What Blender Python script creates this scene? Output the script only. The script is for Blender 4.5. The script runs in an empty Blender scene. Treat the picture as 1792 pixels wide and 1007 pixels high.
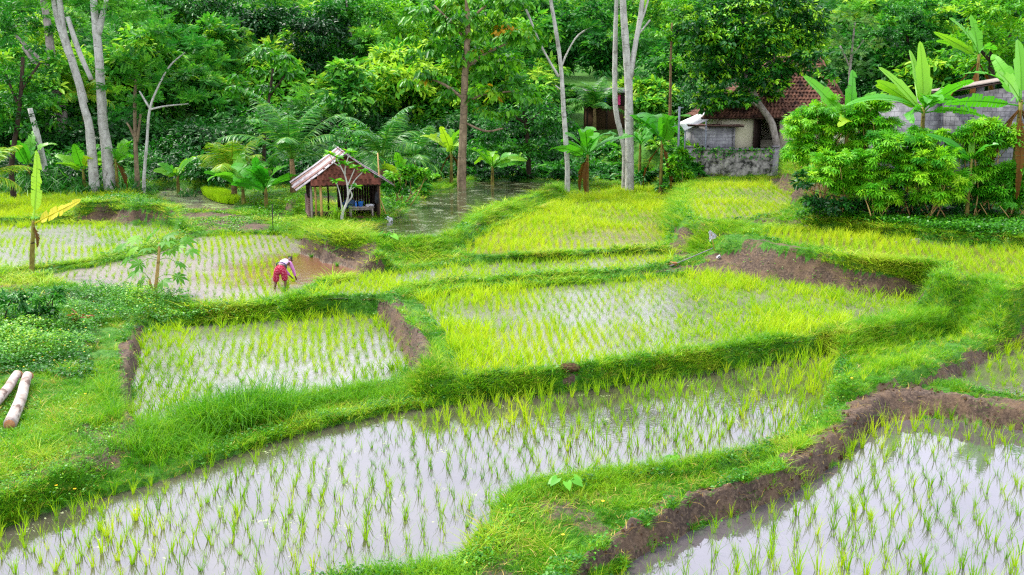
import bpy, bmesh, math, random
import numpy as np
from mathutils import Vector, Matrix
random.seed(4); RNG = np.random.default_rng(7)
S = bpy.context.scene; COL = S.collection
PI = math.pi
# ------------------------------------------------------------------ camera
CZ = 7.0; F = 1742.0; TH = math.radians(11.0); CT, ST = math.cos(TH), math.sin(TH)
cam_d = bpy.data.cameras.new('camera'); cam = bpy.data.objects.new('camera', cam_d); COL.objects.link(cam)
cam.location = (0, 0, CZ); cam.rotation_euler = (PI/2-TH, 0, 0)
cam_d.lens = 36*F/1792; cam_d.clip_end = 1500; cam_d.clip_start = .1
S.camera = cam

def ray(u, v):
    dx = (u-896)/F; dy = (503.5-v)/F
    return dx, CT+dy*ST, -ST+dy*CT
def G(u, v, z):                       # point at height z seen at (u,v) of the 1792x1007 photograph
    d = ray(u, v); t = (z-CZ)/d[2]
    return (d[0]*t, d[1]*t)
def PX(u, v, D):                      # point at distance D along +Y
    d = ray(u, v); t = D/d[1]
    return np.array((d[0]*t, D, CZ+d[2]*t))
def mpp(v, D):                        # metres per photo pixel there
    d = ray(896, v); return D/d[1]/F
def project(x, y, z):
    dep = y*CT-(z-CZ)*ST; up = y*ST+(z-CZ)*CT
    return 896+F*x/dep, 503.5-F*up/dep

# ------------------------------------------------------------------ materials
def lin(h):
    h = h.lstrip('#'); o = []
    for i in (0, 2, 4):
        c = int(h[i:i+2], 16)/255
        o.append(c/12.92 if c <= .04045 else ((c+.055)/1.055)**2.4)
    return (*o, 1)
class NT:
    def __init__(s, name):
        s.m = bpy.data.materials.new(name); s.m.use_nodes = True
        s.t = s.m.node_tree; s.t.nodes.clear()
        s.out = s.n('ShaderNodeOutputMaterial')
    def n(s, typ, **kw):
        o = s.t.nodes.new(typ)
        for k, v in kw.items(): setattr(o, k, v)
        return o
    def l(s, a, b): s.t.links.new(a, b)
    def attr(s, name): return s.n('ShaderNodeAttribute', attribute_name=name).outputs['Fac']
    def ramp(s, fac, stops, mode='LINEAR'):
        r = s.n('ShaderNodeValToRGB'); e = r.color_ramp.elements; r.color_ramp.interpolation = mode
        e[0].position, e[0].color = stops[0][0], stops[0][1]
        e[1].position, e[1].color = stops[-1][0], stops[-1][1]
        for p, c in stops[1:-1]:
            q = e.new(p); q.color = c
        if fac is not None: s.l(fac, r.inputs[0])
        return r.outputs[0]
    def noise(s, scale, detail=4, rough=.6, vec=None, dist=0):
        o = s.n('ShaderNodeTexNoise'); o.inputs['Scale'].default_value = scale
        o.inputs['Detail'].default_value = detail; o.inputs['Roughness'].default_value = rough
        o.inputs['Distortion'].default_value = dist
        if vec is not None: s.l(vec, o.inputs['Vector'])
        return o.outputs[0]
    def coord(s, which='Object'): return s.n('ShaderNodeTexCoord').outputs[which]
    def mapping(s, vec, scale=(1, 1, 1), rot=(0, 0, 0)):
        o = s.n('ShaderNodeMapping'); o.inputs['Scale'].default_value = scale; o.inputs['Rotation'].default_value = rot
        s.l(vec, o.inputs['Vector']); return o.outputs[0]
    def math(s, op, a, b=None, clamp=False):
        o = s.n('ShaderNodeMath', operation=op, use_clamp=clamp)
        for i, x in enumerate((a, b)):
            if x is None: continue
            if isinstance(x, (int, float)): o.inputs[i].default_value = x
            else: s.l(x, o.inputs[i])
        return o.outputs[0]
    def mix(s, fac, a, b, blend='MIX'):
        o = s.n('ShaderNodeMix', data_type='RGBA', blend_type=blend)
        for i, x in ((0, fac), (6, a), (7, b)):
            if isinstance(x, (int, float, tuple)): o.inputs[i].default_value = x
            else: s.l(x, o.inputs[i])
        return o.outputs[2]
    def bump(s, h, strength=.4, dist=.05):
        o = s.n('ShaderNodeBump'); o.inputs['Strength'].default_value = strength; o.inputs['Distance'].default_value = dist
        s.l(h, o.inputs['Height']); return o.outputs[0]
    def princ(s, col, rough=.6, spec=.4, metal=0, normal=None, ior=None):
        p = s.n('ShaderNodeBsdfPrincipled')
        for k, x in (('Base Color', col), ('Roughness', rough), ('Specular IOR Level', spec), ('Metallic', metal), ('IOR', ior)):
            if x is None: continue
            if isinstance(x, (int, float, tuple)): p.inputs[k].default_value = x
            else: s.l(x, p.inputs[k])
        if normal is not None: s.l(normal, p.inputs['Normal'])
        return p.outputs[0]
    def done(s, sh): s.l(sh, s.out.inputs['Surface']); return s.m

def vivid(h):
    r, g, b, _ = lin(h)
    return (r*.92, g*1.0, b*.52, 1)
def leafmat(name, stops, trans=.4, rough=.5, spec=.3, tip=None, blemish=None):
    """leaf colour varies leaf by leaf along 'r'; 't' runs from the leaf base to its tip"""
    k = NT(name)
    c = k.ramp(k.attr('r'), [(p, vivid(h)) for p, h in stops])
    if tip:
        c = k.mix(k.ramp(k.attr('t'), [(tip[1], (0, 0, 0, 1)), (tip[2], (1, 1, 1, 1))]), c, lin(tip[0]))
    if blemish:
        nz = k.noise(blemish[1], 3)
        c = k.mix(k.ramp(nz, [(blemish[2], (0, 0, 0, 1)), (blemish[2]+.12, (1, 1, 1, 1))]), c, lin(blemish[0]))
    p = k.princ(c, rough, spec)
    tr = k.n('ShaderNodeBsdfTranslucent'); k.l(c, tr.inputs['Color'])
    m = k.n('ShaderNodeMixShader'); m.inputs[0].default_value = trans
    k.l(p, m.inputs[1]); k.l(tr.outputs[0], m.inputs[2])
    return k.done(m.outputs[0])
def plainmat(name, h1, h2, scale=8, rough=.7, spec=.3, stretch=(1, 1, 1), bump=.3, metal=0, lo=.3, hi=.7):
    k = NT(name); v = k.mapping(k.coord(), stretch)
    nz = k.noise(scale, 5, .65, v)
    c = k.ramp(nz, [(lo, lin(h1)), (hi, lin(h2))])
    return k.done(k.princ(c, rough, spec, metal, k.bump(nz, bump, .02) if bump else None))

# ------------------------------------------------------------------ geometry collectors
class Geo:
    def __init__(s): s.V = []; s.F = []; s.T = []; s.R = []; s.A = []; s.M = []; s.MT = []; s.n = 0
    def add(s, v, quads=None, tris=None, r=.5, t=0., mi=0):
        v = np.asarray(v, float).reshape(-1, 3); n = len(v)
        s.V.append(v)
        if quads is not None and len(quads):
            q = np.asarray(quads, np.int64)+s.n; s.F.append(q); s.M.append(np.full(len(q), mi, np.int32))
        if tris is not None and len(tris):
            q = np.asarray(tris, np.int64)+s.n; s.T.append(q); s.MT.append(np.full(len(q), mi, np.int32))
        s.R.append(np.broadcast_to(np.asarray(r, float), (n,)).copy()); s.A.append(np.broadcast_to(np.asarray(t, float), (n,)).copy())
        s.n += n
    def inst(s, tmpl, M, loc, r=None, mi=0):
        """copies of a template (verts, quads, t) by N matrices"""
        tv, tq, tt = tmpl; N = len(loc); k = len(tv)
        if N == 0: return
        v = np.einsum('nij,kj->nki', M, tv)+loc[:, None, :]
        q = (tq[None]+(np.arange(N)*k)[:, None, None]).reshape(-1, 4)
        rr = RNG.random(N) if r is None else np.broadcast_to(r, (N,))
        s.add(v.reshape(-1, 3), q, None, np.repeat(rr, k), np.tile(tt, N), mi)
    def tube(s, pts, rad, seg=8, r=.5, mi=0, cap=True, wob=0):
        P = np.asarray(pts, float); n = len(P); rad = np.broadcast_to(np.asarray(rad, float), (n,))
        tan = np.gradient(P, axis=0); tan /= np.linalg.norm(tan, axis=1)[:, None]+1e-9
        ref = np.array((0, 1., 0)) if abs(tan[0][1]) < .8 else np.array((1., 0, 0))
        a = np.cross(tan, ref); a /= np.linalg.norm(a, axis=1)[:, None]+1e-9
        b = np.cross(tan, a)
        th = np.arange(seg)*2*PI/seg
        rr = rad[:, None]*(1+wob*RNG.normal(size=(n, seg)))
        v = P[:, None]+rr[..., None]*(np.cos(th)[None, :, None]*a[:, None]+np.sin(th)[None, :, None]*b[:, None])
        i = np.arange(n-1)[:, None]*seg; j = np.arange(seg)[None]; j2 = (j+1) % seg
        q = np.stack([i+j, i+j2, i+seg+j2, i+seg+j], -1).reshape(-1, 4)
        vv = v.reshape(-1, 3); tr = None
        if cap:
            vv = np.vstack([vv, P[0], P[-1]]); k = np.arange(seg); k2 = (k+1) % seg; o = n*seg; e = (n-1)*seg
            tr = np.vstack([np.stack([k2, k, np.full(seg, o)], 1), np.stack([e+k, e+k2, np.full(seg, o+1)], 1)])
        t = np.repeat(np.linspace(0, 1, n), seg); t = np.append(t, [0, 1]) if cap else t
        s.add(vv, q, tr, r, t, mi)
    def box(s, c, size, rot=None, r=.5, mi=0):
        h = np.asarray(size, float)/2
        v = np.array([(x, y, z) for x in (-1, 1) for y in (-1, 1) for z in (-1, 1)])*h
        if rot is not None: v = v @ np.asarray(rot).T
        q = [(0, 1, 3, 2), (4, 6, 7, 5), (0, 4, 5, 1), (2, 3, 7, 6), (0, 2, 6, 4), (1, 5, 7, 3)]
        s.add(v+np.asarray(c, float), q, None, r, 0, mi)
    def mesh(s, name, mats, smooth=False):
        me = bpy.data.meshes.new(name)
        V = np.vstack(s.V).astype(np.float32)
        Q = np.vstack(s.F) if s.F else np.zeros((0, 4), int); T = np.vstack(s.T) if s.T else np.zeros((0, 3), int)
        me.vertices.add(len(V)); me.vertices.foreach_set('co', V.ravel())
        nl = len(Q)*4+len(T)*3
        me.loops.add(nl); me.loops.foreach_set('vertex_index', np.concatenate([Q.ravel(), T.ravel()]).astype(np.int32))
        me.polygons.add(len(Q)+len(T))
        me.polygons.foreach_set('loop_start', np.concatenate([np.arange(len(Q))*4, len(Q)*4+np.arange(len(T))*3]).astype(np.int32))
        mi = np.concatenate(s.M+s.MT) if (s.M or s.MT) else np.zeros(0, np.int32)
        if not isinstance(mats, (list, tuple)): mats = [mats]
        for m in mats: me.materials.append(m)
        if len(mats) > 1: me.polygons.foreach_set('material_index', mi)
        if smooth: me.polygons.foreach_set('use_smooth', np.ones(len(mi), bool))
        for nm, arr in (('r', s.R), ('t', s.A)):
            a = me.attributes.new(nm, 'FLOAT', 'POINT'); a.data.foreach_set('value', np.concatenate(arr).astype(np.float32))
        me.update(calc_edges=True); return me
    def obj(s, name, mats, parent=None, smooth=False):
        o = bpy.data.objects.new(name, s.mesh(name, mats, smooth)); COL.objects.link(o)
        if parent is not None: o.parent = parent
        return o

def tag(o, label=None, cat=None, group=None, kind=None):
    if label: o['label'] = label
    if cat: o['category'] = cat
    if group: o['group'] = group
    if kind: o['kind'] = kind
    return o
def thing(name, label, cat, loc=(0, 0, 0), rz=0, group=None):
    o = bpy.data.objects.new(name, None); COL.objects.link(o); o.empty_display_size = .2
    o.location = tuple(float(x) for x in loc); o.rotation_euler = (0, 0, rz)
    return tag(o, label, cat, group)
def off(g, loc):                       # shift a collector's world points to be local to loc
    L = np.asarray(loc, float)
    g.V = [v-L for v in g.V]; return g
def norm(a): return a/(np.linalg.norm(a, axis=-1, keepdims=True)+1e-9)
def frames(axis, up, size, wid=None):
    """matrices whose Y is the leaf axis, Z close to up"""
    Y = norm(axis); X = norm(np.cross(Y, up)); Z = np.cross(X, Y)
    size = np.broadcast_to(size, (len(Y),)); w = size if wid is None else np.broadcast_to(wid, (len(Y),))
    return np.stack([X*w[:, None], Y*size[:, None], Z*size[:, None]], -1)
def rdir(n):
    a = RNG.normal(size=(n, 3)); return norm(a)

# ------------------------------------------------------------------ noise
_LAT = np.random.default_rng(3).random((256, 256))
def vnoise(x, y, sc):
    x = np.asarray(x)*sc+91.3; y = np.asarray(y)*sc+37.7
    xi = np.floor(x).astype(int); yi = np.floor(y).astype(int); fx = x-xi; fy = y-yi
    fx = fx*fx*(3-2*fx); fy = fy*fy*(3-2*fy)
    g = lambda a, b: _LAT[a & 255, b & 255]
    return (g(xi, yi)*(1-fx)+g(xi+1, yi)*fx)*(1-fy)+(g(xi, yi+1)*(1-fx)+g(xi+1, yi+1)*fx)*fy-.5
def fbm(x, y, sc, o=3):
    return sum(vnoise(x, y, sc*2**i)*.5**i for i in range(o))
# ------------------------------------------------------------------ the terraces
def chaikin(p, n=2):
    p = np.asarray(p, float)
    for _ in range(n):
        q = np.roll(p, -1, 0); p = np.stack([.75*p+.25*q, .25*p+.75*q], 1).reshape(-1, 2)
    return p
def poly(pts, z): return chaikin([G(u, v, z) for u, v in pts])
# name: (level, outline in photo pixels at that level, mud lumps, bund height)
FIELDS = {
 'front': (0., [(-320,1040),(-60,962),(0,925),(100,893),(200,866),(300,837),(400,803),(480,770),(560,750),(640,733),(720,716),(800,707),(900,694),(1000,684),(1100,673),(1200,657),(1300,641),(1400,624),(1462,616),(1468,650),(1456,706),(1418,748),(1345,788),(1240,812),(1110,832),(1000,846),(922,856),(884,892),(850,945),(805,992),(700,1010),(560,1020),(400,1090),(-400,1250)], .01, .12),
 'nearright': (-.1, [(1010,1060),(1060,1015),(1110,982),(1192,937),(1265,910),(1345,884),(1429,846),(1465,811),(1502,775),(1538,745),(1578,735),(1648,731),(1720,748),(1792,755),(1990,770),(2150,1300),(1000,1300)], .0, .0),
 'rightside': (.12, [(1665,668),(1700,648),(1740,628),(1792,596),(1900,560),(1960,640),(1900,705),(1792,697),(1720,690)], .01, .05),
 'centre': (.42, [(722,522),(745,548),(772,582),(792,622),(802,652),(860,668),(970,664),(1000,652),(1100,641),(1200,624),(1300,608),(1400,592),(1480,577),(1545,558),(1600,544),(1640,525),(1560,522),(1480,512),(1400,499),(1300,487),(1240,481),(1190,486),(1000,499),(850,509)], .02, .1),
 'left': (.05, [(250,575),(420,566),(560,556),(640,552),(668,562),(690,600),(718,640),(700,668),(640,684),(560,700),(470,716),(380,730),(300,745),(236,750),(236,700),(241,640)], .02, .1),
 'planter': (.4, [(330,414),(525,408),(520,440),(560,456),(620,471),(657,478),(640,487),(580,503),(530,522),(450,536),(345,541),(330,526),(260,516),(150,506),(85,492),(85,480),(200,460),(300,436)], .075, .08),
 'farleft': (.5, [(-200,402),(0,396),(120,391),(285,396),(312,407),(295,420),(200,446),(100,467),(0,477),(-200,485)], .02, .08),
 'topleft': (.75, [(-200,348),(0,343),(100,339),(232,336),(246,343),(192,351),(142,366),(130,379),(0,386),(-200,392)], .01, .1),
 'strip': (.58, [(600,492),(660,481),(760,469),(900,459),(1000,453),(1100,447),(1165,443),(1185,452),(1165,468),(1100,475),(1000,481),(900,487),(800,494),(712,502),(682,516),(668,536),(600,541),(535,541),(520,530),(560,511)], .02, .1),
 'upper': (.74, [(812,452),(822,430),(850,407),(920,377),(980,352),(1020,333),(1100,329),(1165,331),(1178,350),(1168,380),(1162,410),(1166,432),(1100,440),(1000,446),(900,451)], .02, .12),
 'pond': (1.2, [(632,418),(660,397),(705,374),(740,350),(790,326),(825,318),(940,317),(978,322),(935,341),(882,356),(832,376),(806,396),(792,414),(730,422)], .0, .1),
 'highstrip': (1.0, [(1005,313),(1090,309),(1162,310),(1168,319),(1090,320),(1022,322)], .01, .06),
 'houseside': (1.7, [(1207,320),(1330,313),(1346,326),(1390,346),(1393,362),(1370,376),(1300,386),(1230,389),(1207,380),(1200,350)], .02, .06),
 'rightterrace': (1.5, [(1318,414),(1345,408),(1400,405),(1500,411),(1600,423),(1792,441),(1950,452),(1980,540),(1850,530),(1765,512),(1738,488),(1660,490),(1570,466),(1460,444),(1380,428)], .01, .05),
 'mudflat': (.62, [(262,334),(330,332),(345,337),(420,360),(430,366),(335,366),(280,352)], .06, .05),
}
FP = {k: poly(v[1], v[0]) for k, v in FIELDS.items()}
LAND = [  # higher or lower ground between the paddies: (level, outline px)
 (1.32, [(540,396),(560,384),(690,380),(700,388),(655,402),(560,418)]),
 (.55, [(285,372),(420,368),(500,372),(520,398),(420,405),(330,408)]),
 (.42, [(-300,505),(60,500),(220,545),(236,575),(215,740),(150,800),(0,880),(-300,930)]),
 (.1, [(1480,640),(1560,603),(1660,563),(1760,525),(1900,505),(1900,530),(1790,552),(1700,588),(1600,630),(1500,668)]),
 (1.9, [(1440,392),(1500,400),(1792,420),(1900,425),(1900,395),(1440,380)]),
]
LP = [(z, poly(p, z)) for z, p in LAND]
LP += [(1.72, np.array([(11.4, 62.7), (17.3, 62.7), (17.3, 63.6), (11.4, 63.6)])), (3.3, np.array([(13., 45.5), (60, 44), (60, 64), (24, 64), (15, 56)])),
       (3.2, np.array([(11.6, 65.2), (30, 65.2), (60, 65), (60, 90), (12, 90)])),
       (1.1, np.array([(-90., 66), (-30, 65), (-8, 66), (-5, 74), (4, 80), (10, 84), (10, 95), (-90, 95)])),
       (1.3, np.array([(-12, 54.), (-8, 52), (-6, 60), (-3, 70), (-6, 70), (-11, 60)]))]
RIDGES = [  # earth walls: (top, half width, slope, line px)
 (.66, .22, 1.7, [(1440,588),(1560,560),(1650,542),(1735,503),(1800,498),(1900,492)]),
 (.55, .3, 1.4, [(1490,672),(1560,648),(1640,622),(1700,592),(1760,566),(1850,535)]),
 (.36, .22, 1.3, [(980,1090),(1010,1000),(1080,950),(1150,905),(1230,872),(1300,845),(1370,815),(1440,765),(1480,720),(1520,690),(1580,682),(1650,688),(1720,702),(1792,706),(1950,705)]),
 (1.5, .7, 1.6, [(165,352),(215,346),(255,356),(280,368)]),
 (.74, .22, 1.3, [(675,515),(700,560),(735,600),(760,640)]),
 (.62, .12, 1.5, [(280,432),(200,453),(100,474),(60,480)]),
 (1.45, .3, 1.5, [(530,402),(560,420),(620,432),(665,440)]),
 (1.6, .3, 1.5, [(1280,412),(1330,421),(1450,447),(1540,468)]),
]
RP = [(z, w, s, np.array([G(u, v, z) for u, v in p])) for z, w, s, p in RIDGES]
def seg_d2(P, A, B):
    d = B-A; L = (d*d).sum()+1e-12
    t = np.clip(((P-A) @ d)/L, 0, 1)
    q = P-A-t[:, None]*d; return (q*q).sum(1)
def poly_d(P, pl, closed=True, margin=9.):
    """signed distance (negative inside)"""
    lo = pl.min(0); hi = pl.max(0)
    o = np.maximum(np.maximum(lo-P, P-hi), 0); bd = np.sqrt((o*o).sum(1))
    out = bd+.01; near = bd < margin
    Q = P[near]
    if len(Q) == 0: return out
    d2 = np.full(len(Q), 1e9); ins = np.zeros(len(Q), bool); n = len(pl)
    for i in range(n if closed else n-1):
        A = pl[i]; B = pl[(i+1) % n]
        d2 = np.minimum(d2, seg_d2(Q, A, B))
        if closed and A[1] != B[1]:
            c = ((A[1] > Q[:, 1]) != (B[1] > Q[:, 1]))
            ins ^= c & (Q[:, 0] < (B[0]-A[0])*(Q[:, 1]-A[1])/(B[1]-A[1])+A[0])
    d = np.sqrt(d2); d[ins] *= -1; out[near] = d
    return out
KEYS = list(FIELDS)
def height(x, y, full=False):
    x = np.asarray(x, float); y = np.asarray(y, float); P = np.stack([x, y], 1)
    wob = .10*np.clip(y/22, .5, 2)
    W = P+np.stack([fbm(x, y, 1.1)*wob*2, fbm(x+40, y-17, 1.1)*wob*2], 1)
    n = len(x); num = np.zeros(n); den = np.zeros(n); top = np.full(n, -9.); cap = np.full(n, 99.)
    fid = np.full(n, -1); dmin = np.full(n, 99.); hin = np.zeros(n)
    D = {}
    raw = {k: poly_d(W, FP[k]) for k in KEYS}
    for i, k in enumerate(KEYS):
        z, _, lump, bh = FIELDS[k]; d = raw[k].copy()
        for k2 in KEYS:                     # a higher paddy keeps room for its earth wall above a lower one
            dz = z-FIELDS[k2][0]
            if dz > .02: d = np.maximum(d, .16+.42*(dz+.1)-raw[k2])
        D[k] = d; dp = np.maximum(d, 0)
        w = 1/(dp+.06)**3; num += w*z; den += w
        top = np.maximum(top, z+bh-1.6*np.maximum(dp-.38, 0))
        cap = np.minimum(cap, z-.03+2.4*dp)
        m = d < 0; fid[m] = i; hin[m] = z-.05-.05*np.clip(-d[m]/.3, 0, 1)+lump*1.6*fbm(x[m], y[m], 3.2, 3)
        dmin = np.minimum(dmin, dp)
    for z, pl in LP:
        d = np.maximum(poly_d(W, pl), 0); w = 1/(d+.06)**3; num += w*z; den += w
    base = num/den+.05+.10*fbm(x, y, .6)+.05*fbm(x, y, 2.5)
    for z, hw, sl, ln in RP:
        d = np.sqrt(np.min([seg_d2(W, ln[i], ln[i+1]) for i in range(len(ln)-1)], axis=0))
        top = np.maximum(top, z-sl*np.maximum(d-hw, 0)+.05*fbm(x, y, 1.7))
    top += .04*fbm(x, y, 2.2)
    h = np.minimum(np.maximum(base, top), cap)
    h = np.maximum(h, -.4)
    r = np.maximum(y-74, 0); hill = .155*r+.9*fbm(x, y, .06)*np.clip(r/12, 0, 1)
    # a lower saddle behind the pale trunks, hills to both sides
    h = np.where(fid < 0, h+hill, hin)
    if full == 2: return h, fid, dmin, D
    if full: return h, fid, dmin
    return h
def H1(x, y): return float(height([x], [y])[0])
def on_ground(u, v, z0=1.):            # ground point seen at a photo pixel
    z = z0
    for _ in range(12):
        x, y = G(u, v, z); z = .5*z+.5*H1(x, y)
    return np.array((x, y, H1(x, y)))

# bare earth, outlined where the photograph shows it
DIRT = [
 [(1240,446),(1285,434),(1330,440),(1400,455),(1470,469),(1540,481),(1595,492),(1615,503),(1610,522),(1560,526),(1480,516),(1400,503),(1300,491),(1240,484),(1200,486)],
 [(514,416),(545,420),(600,434),(654,446),(666,466),(658,488),(610,480),(555,466),(512,448)],
 [(658,565),(662,530),(692,524),(712,558),(752,590),(756,615),(722,655),(684,608)],
 [(1195,945),(1020,1010),(980,1060),(1000,985),(1065,945),(1135,895),(1195,866),(1265,852),(1345,822),(1415,775),(1458,728),(1505,690),(1560,674),(1640,678),(1720,694),(1792,698),(1950,700),(1950,780),(1792,762),(1720,752),(1648,736),(1578,740),(1538,752),(1502,782),(1465,818),(1429,852),(1345,890),(1265,916)],
 [(142,374),(200,364),(280,368),(295,385),(225,391),(132,391)],
 [(206,750),(205,680),(216,630),(226,572),(252,568),(246,640),(242,700),(240,758)],
 [(1610,668),(1640,640),(1700,622),(1750,596),(1792,568),(1850,540),(1850,580),(1792,604),(1745,630),(1700,652),(1660,672)],
 [(1345,318),(1365,300),(1400,312),(1405,345),(1395,356),(1365,340)],
 [(300,352),(300,340),(350,338),(420,372),(330,368)],
 [(300,372),(420,376),(500,392),(470,402),(360,402)],
 [(1175,430),(1180,405),(1210,400),(1200,425),(1215,448),(1190,455)],
 [(975,668),(985,655),(1005,655),(1018,668),(1000,680)],
]
def in_px(u, v, pl):
    P = np.stack([u, v], 1); n = len(pl); ins = np.zeros(len(P), bool)
    for i in range(n):
        A = pl[i]; B = pl[(i+1) % n]
        if A[1] == B[1]: continue
        c = ((A[1] > v) != (B[1] > v)); ins ^= c & (u < (B[0]-A[0])*(v-A[1])/(B[1]-A[1])+A[0])
    return ins
def dirt_mask(x, y, z):
    u, v = project(x, y, z)
    s_ = .028*np.clip(y, 14, 60)/22; a = fbm(u, v, s_, 3); c = fbm(u+400, v+90, s_, 3)
    k_ = np.clip(22/y, .3, 1.5); u = u+a*34*k_; v = v+c*22*k_
    m = np.zeros(len(u), bool)
    for pl in DIRT: m |= in_px(u, v, pl)
    return m

# ground sheet: a polar grid, finer near the camera
na, nr = 760, 820
ang = np.linspace(-math.radians(46), math.radians(46), na)
rr = np.concatenate([np.geomspace(4.5, 80, nr-120), np.geomspace(80.5, 420, 120)])
AA, RR = np.meshgrid(ang, rr); gx = (RR*np.sin(AA)).ravel(); gy = (RR*np.cos(AA)).ravel()
gh, gf, gd, gD = height(gx, gy, 2)
dm = dirt_mask(gx, gy, gh)*1.
rough_n = fbm(gx, gy, 5., 3)
gh = gh+np.where((gf < 0) & (gy < 60), .05*rough_n*(1+dm*np.where(gy < 24, 1.2, -.2)), 0)
i = (np.arange(nr-1)[:, None]*na+np.arange(na-1)[None]).ravel()
worn = np.where((gf < 0) & (gy < 62), np.clip((fbm(gx, gy, .55, 4)-.12)*4, 0, .6)*np.clip((gd-.25)/.3, 0, 1), 0)      # trodden bare patches
dm = np.maximum(dm, worn)
g = Geo(); g.add(np.stack([gx, gy, gh], 1), np.stack([i, i+1, i+1+na, i+na], 1), None, dm, np.where(gf >= 0, 1., np.clip(.5-gd, 0, .5)))
k = NT('earth and turf'); co = k.coord()
n1 = k.noise(1.3, 6, .7, co); n2 = k.noise(14, 5, .7, co); n3 = k.noise(55, 3, .6, co)
soil = k.ramp(n2, [(.28, lin('#20160f')), (.5, lin('#43352a')), (.72, lin('#75634e'))])
soil = k.mix(k.math('MULTIPLY', k.ramp(n1, [(.45, (0, 0, 0, 1)), (.62, (1, 1, 1, 1))]), .6), soil, lin('#6e5840'))
turf = k.ramp(n2, [(.3, lin('#234a0c')), (.55, lin('#3f7412')), (.75, lin('#5c8f1c'))])
mud = k.ramp(n2, [(.3, lin('#4b3c2c')), (.7, lin('#7a6850'))])
d = k.attr('r'); t = k.attr('t')
dmask = k.ramp(k.math('ADD', d, k.math('MULTIPLY', k.math('SUBTRACT', n2, .5), .7)), [(.42, (0, 0, 0, 1)), (.58, (1, 1, 1, 1))])
c = k.mix(dmask, turf, soil); c = k.mix(k.ramp(t, [(.7, (0, 0, 0, 1)), (.9, (1, 1, 1, 1))]), c, mud)
hh = k.math('ADD', k.math('MULTIPLY', n2, .7), k.math('MULTIPLY', n3, .3))
wet = k.ramp(t, [(.55, (.85, .85, .85, 1)), (.95, (.3, .3, .3, 1))])
gm = k.done(k.princ(c, wet, .35, 0, k.bump(hh, .9, .06)))
ground = tag(g.obj('ground', gm, smooth=True), 'terraced earth with grassy banks between the flooded paddies, rising to a wooded hill', 'ground', kind='structure')

# water sheets
def watermat(name, h1, h2, rough, bump, bscale, ior=1.5, lily=None, plume=None):
    k = NT(name); co = k.coord('Object')
    n = k.noise(.55, 4, .6, co); c = k.ramp(n, [(.35, lin(h1)), (.65, lin(h2))])
    r = rough
    if plume:     # silt stirred up in the part that is still being dug and planted
        vm = k.n('ShaderNodeVectorMath', operation='DISTANCE'); k.l(k.n('ShaderNodeNewGeometry').outputs['Position'], vm.inputs[0]); vm.inputs[1].default_value = (*G(*plume[1], .4), .4)
        f = k.ramp(k.math('ADD', k.math('DIVIDE', vm.outputs['Value'], plume[2]), k.math('MULTIPLY', k.math('SUBTRACT', n, .5), .8)), [(.62, (1, 1, 1, 1)), (1, (0, 0, 0, 1))])
        c = k.mix(f, c, lin(plume[0])); r = k.ramp(f, [(0, (rough,)*3+(1,)), (1, (.12,)*3+(1,))])
    if lily:      # floating duckweed and scum lie in patches on the water
        a = k.noise(lily[1], 6, .75, co, .6); b = k.noise(lily[1]*9, 3, .6, co)
        f = k.ramp(k.math('ADD', k.math('MULTIPLY', a, .62), k.math('MULTIPLY', b, .38)), [(lily[2], (0, 0, 0, 1)), (lily[2]+.03, (1, 1, 1, 1))])
        c = k.mix(f, c, lin(lily[0])); r = k.ramp(f, [(0, (rough,)*3+(1,)), (1, (.7,)*3+(1,))])
    w = k.noise(bscale, 3, .55, k.mapping(co, (1, .45, 1)))
    w2 = k.noise(bscale*6, 2, .5, co)
    nm = k.bump(k.math('ADD', w, k.math('MULTIPLY', w2, .25)), bump, .03)
    return k.done(k.princ(c, r, .5, 0, nm, ior))
WM = {
 'front': watermat('clear paddy water', '#3a352c', '#4a453c', .04, .12, 2.2, 2.45, ('#7f8a48', 1.7, .60)),
 'nearright': watermat('still paddy water', '#454140', '#534f50', .03, .06, 1.8, 2.4),
 'rightside': watermat('shallow paddy water', '#4a463a', '#5c584c', .08, .2, 3, 2.4),
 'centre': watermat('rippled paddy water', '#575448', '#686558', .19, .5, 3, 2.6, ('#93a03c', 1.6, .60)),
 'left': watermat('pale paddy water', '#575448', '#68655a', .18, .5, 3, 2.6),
 'planter': watermat('churned muddy water', '#5e5046', '#706258', .34, .7, 4, 2.6, None, ('#6a4630', (590,470), 5.2)),
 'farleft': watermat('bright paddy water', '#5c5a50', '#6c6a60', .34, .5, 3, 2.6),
 'topleft': watermat('olive paddy water', '#5a5030', '#6c6238', .2, .4, 3),  # olive brown base mottled between two tones
 'strip': watermat('strip paddy water', '#535044', '#646154', .27, .5, 3, 2.5),
 'upper': watermat('upper paddy water', '#5c512c', '#71663c', .18, .4, 3, 1.6, ('#94a236', 1.6, .6)),
 'pond': watermat('dark pond water', '#33361f', '#41432b', .10, .15, 2, 1.7, ('#59643a', 1.0, .545)),
 'highstrip': watermat('narrow paddy water', '#5c512c', '#71663c', .25, .4, 3),
 'houseside': watermat('house paddy water', '#6b6150', '#7f7566', .2, .4, 3),
 'rightterrace': watermat('terrace paddy water', '#4d4524', '#625a30', .3, .4, 3),
 'mudflat': watermat('mud puddle water', '#5e5744', '#746c58', .2, .5, 4, 1.6, ('#6d8a3a', .9, .52)),
}
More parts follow.
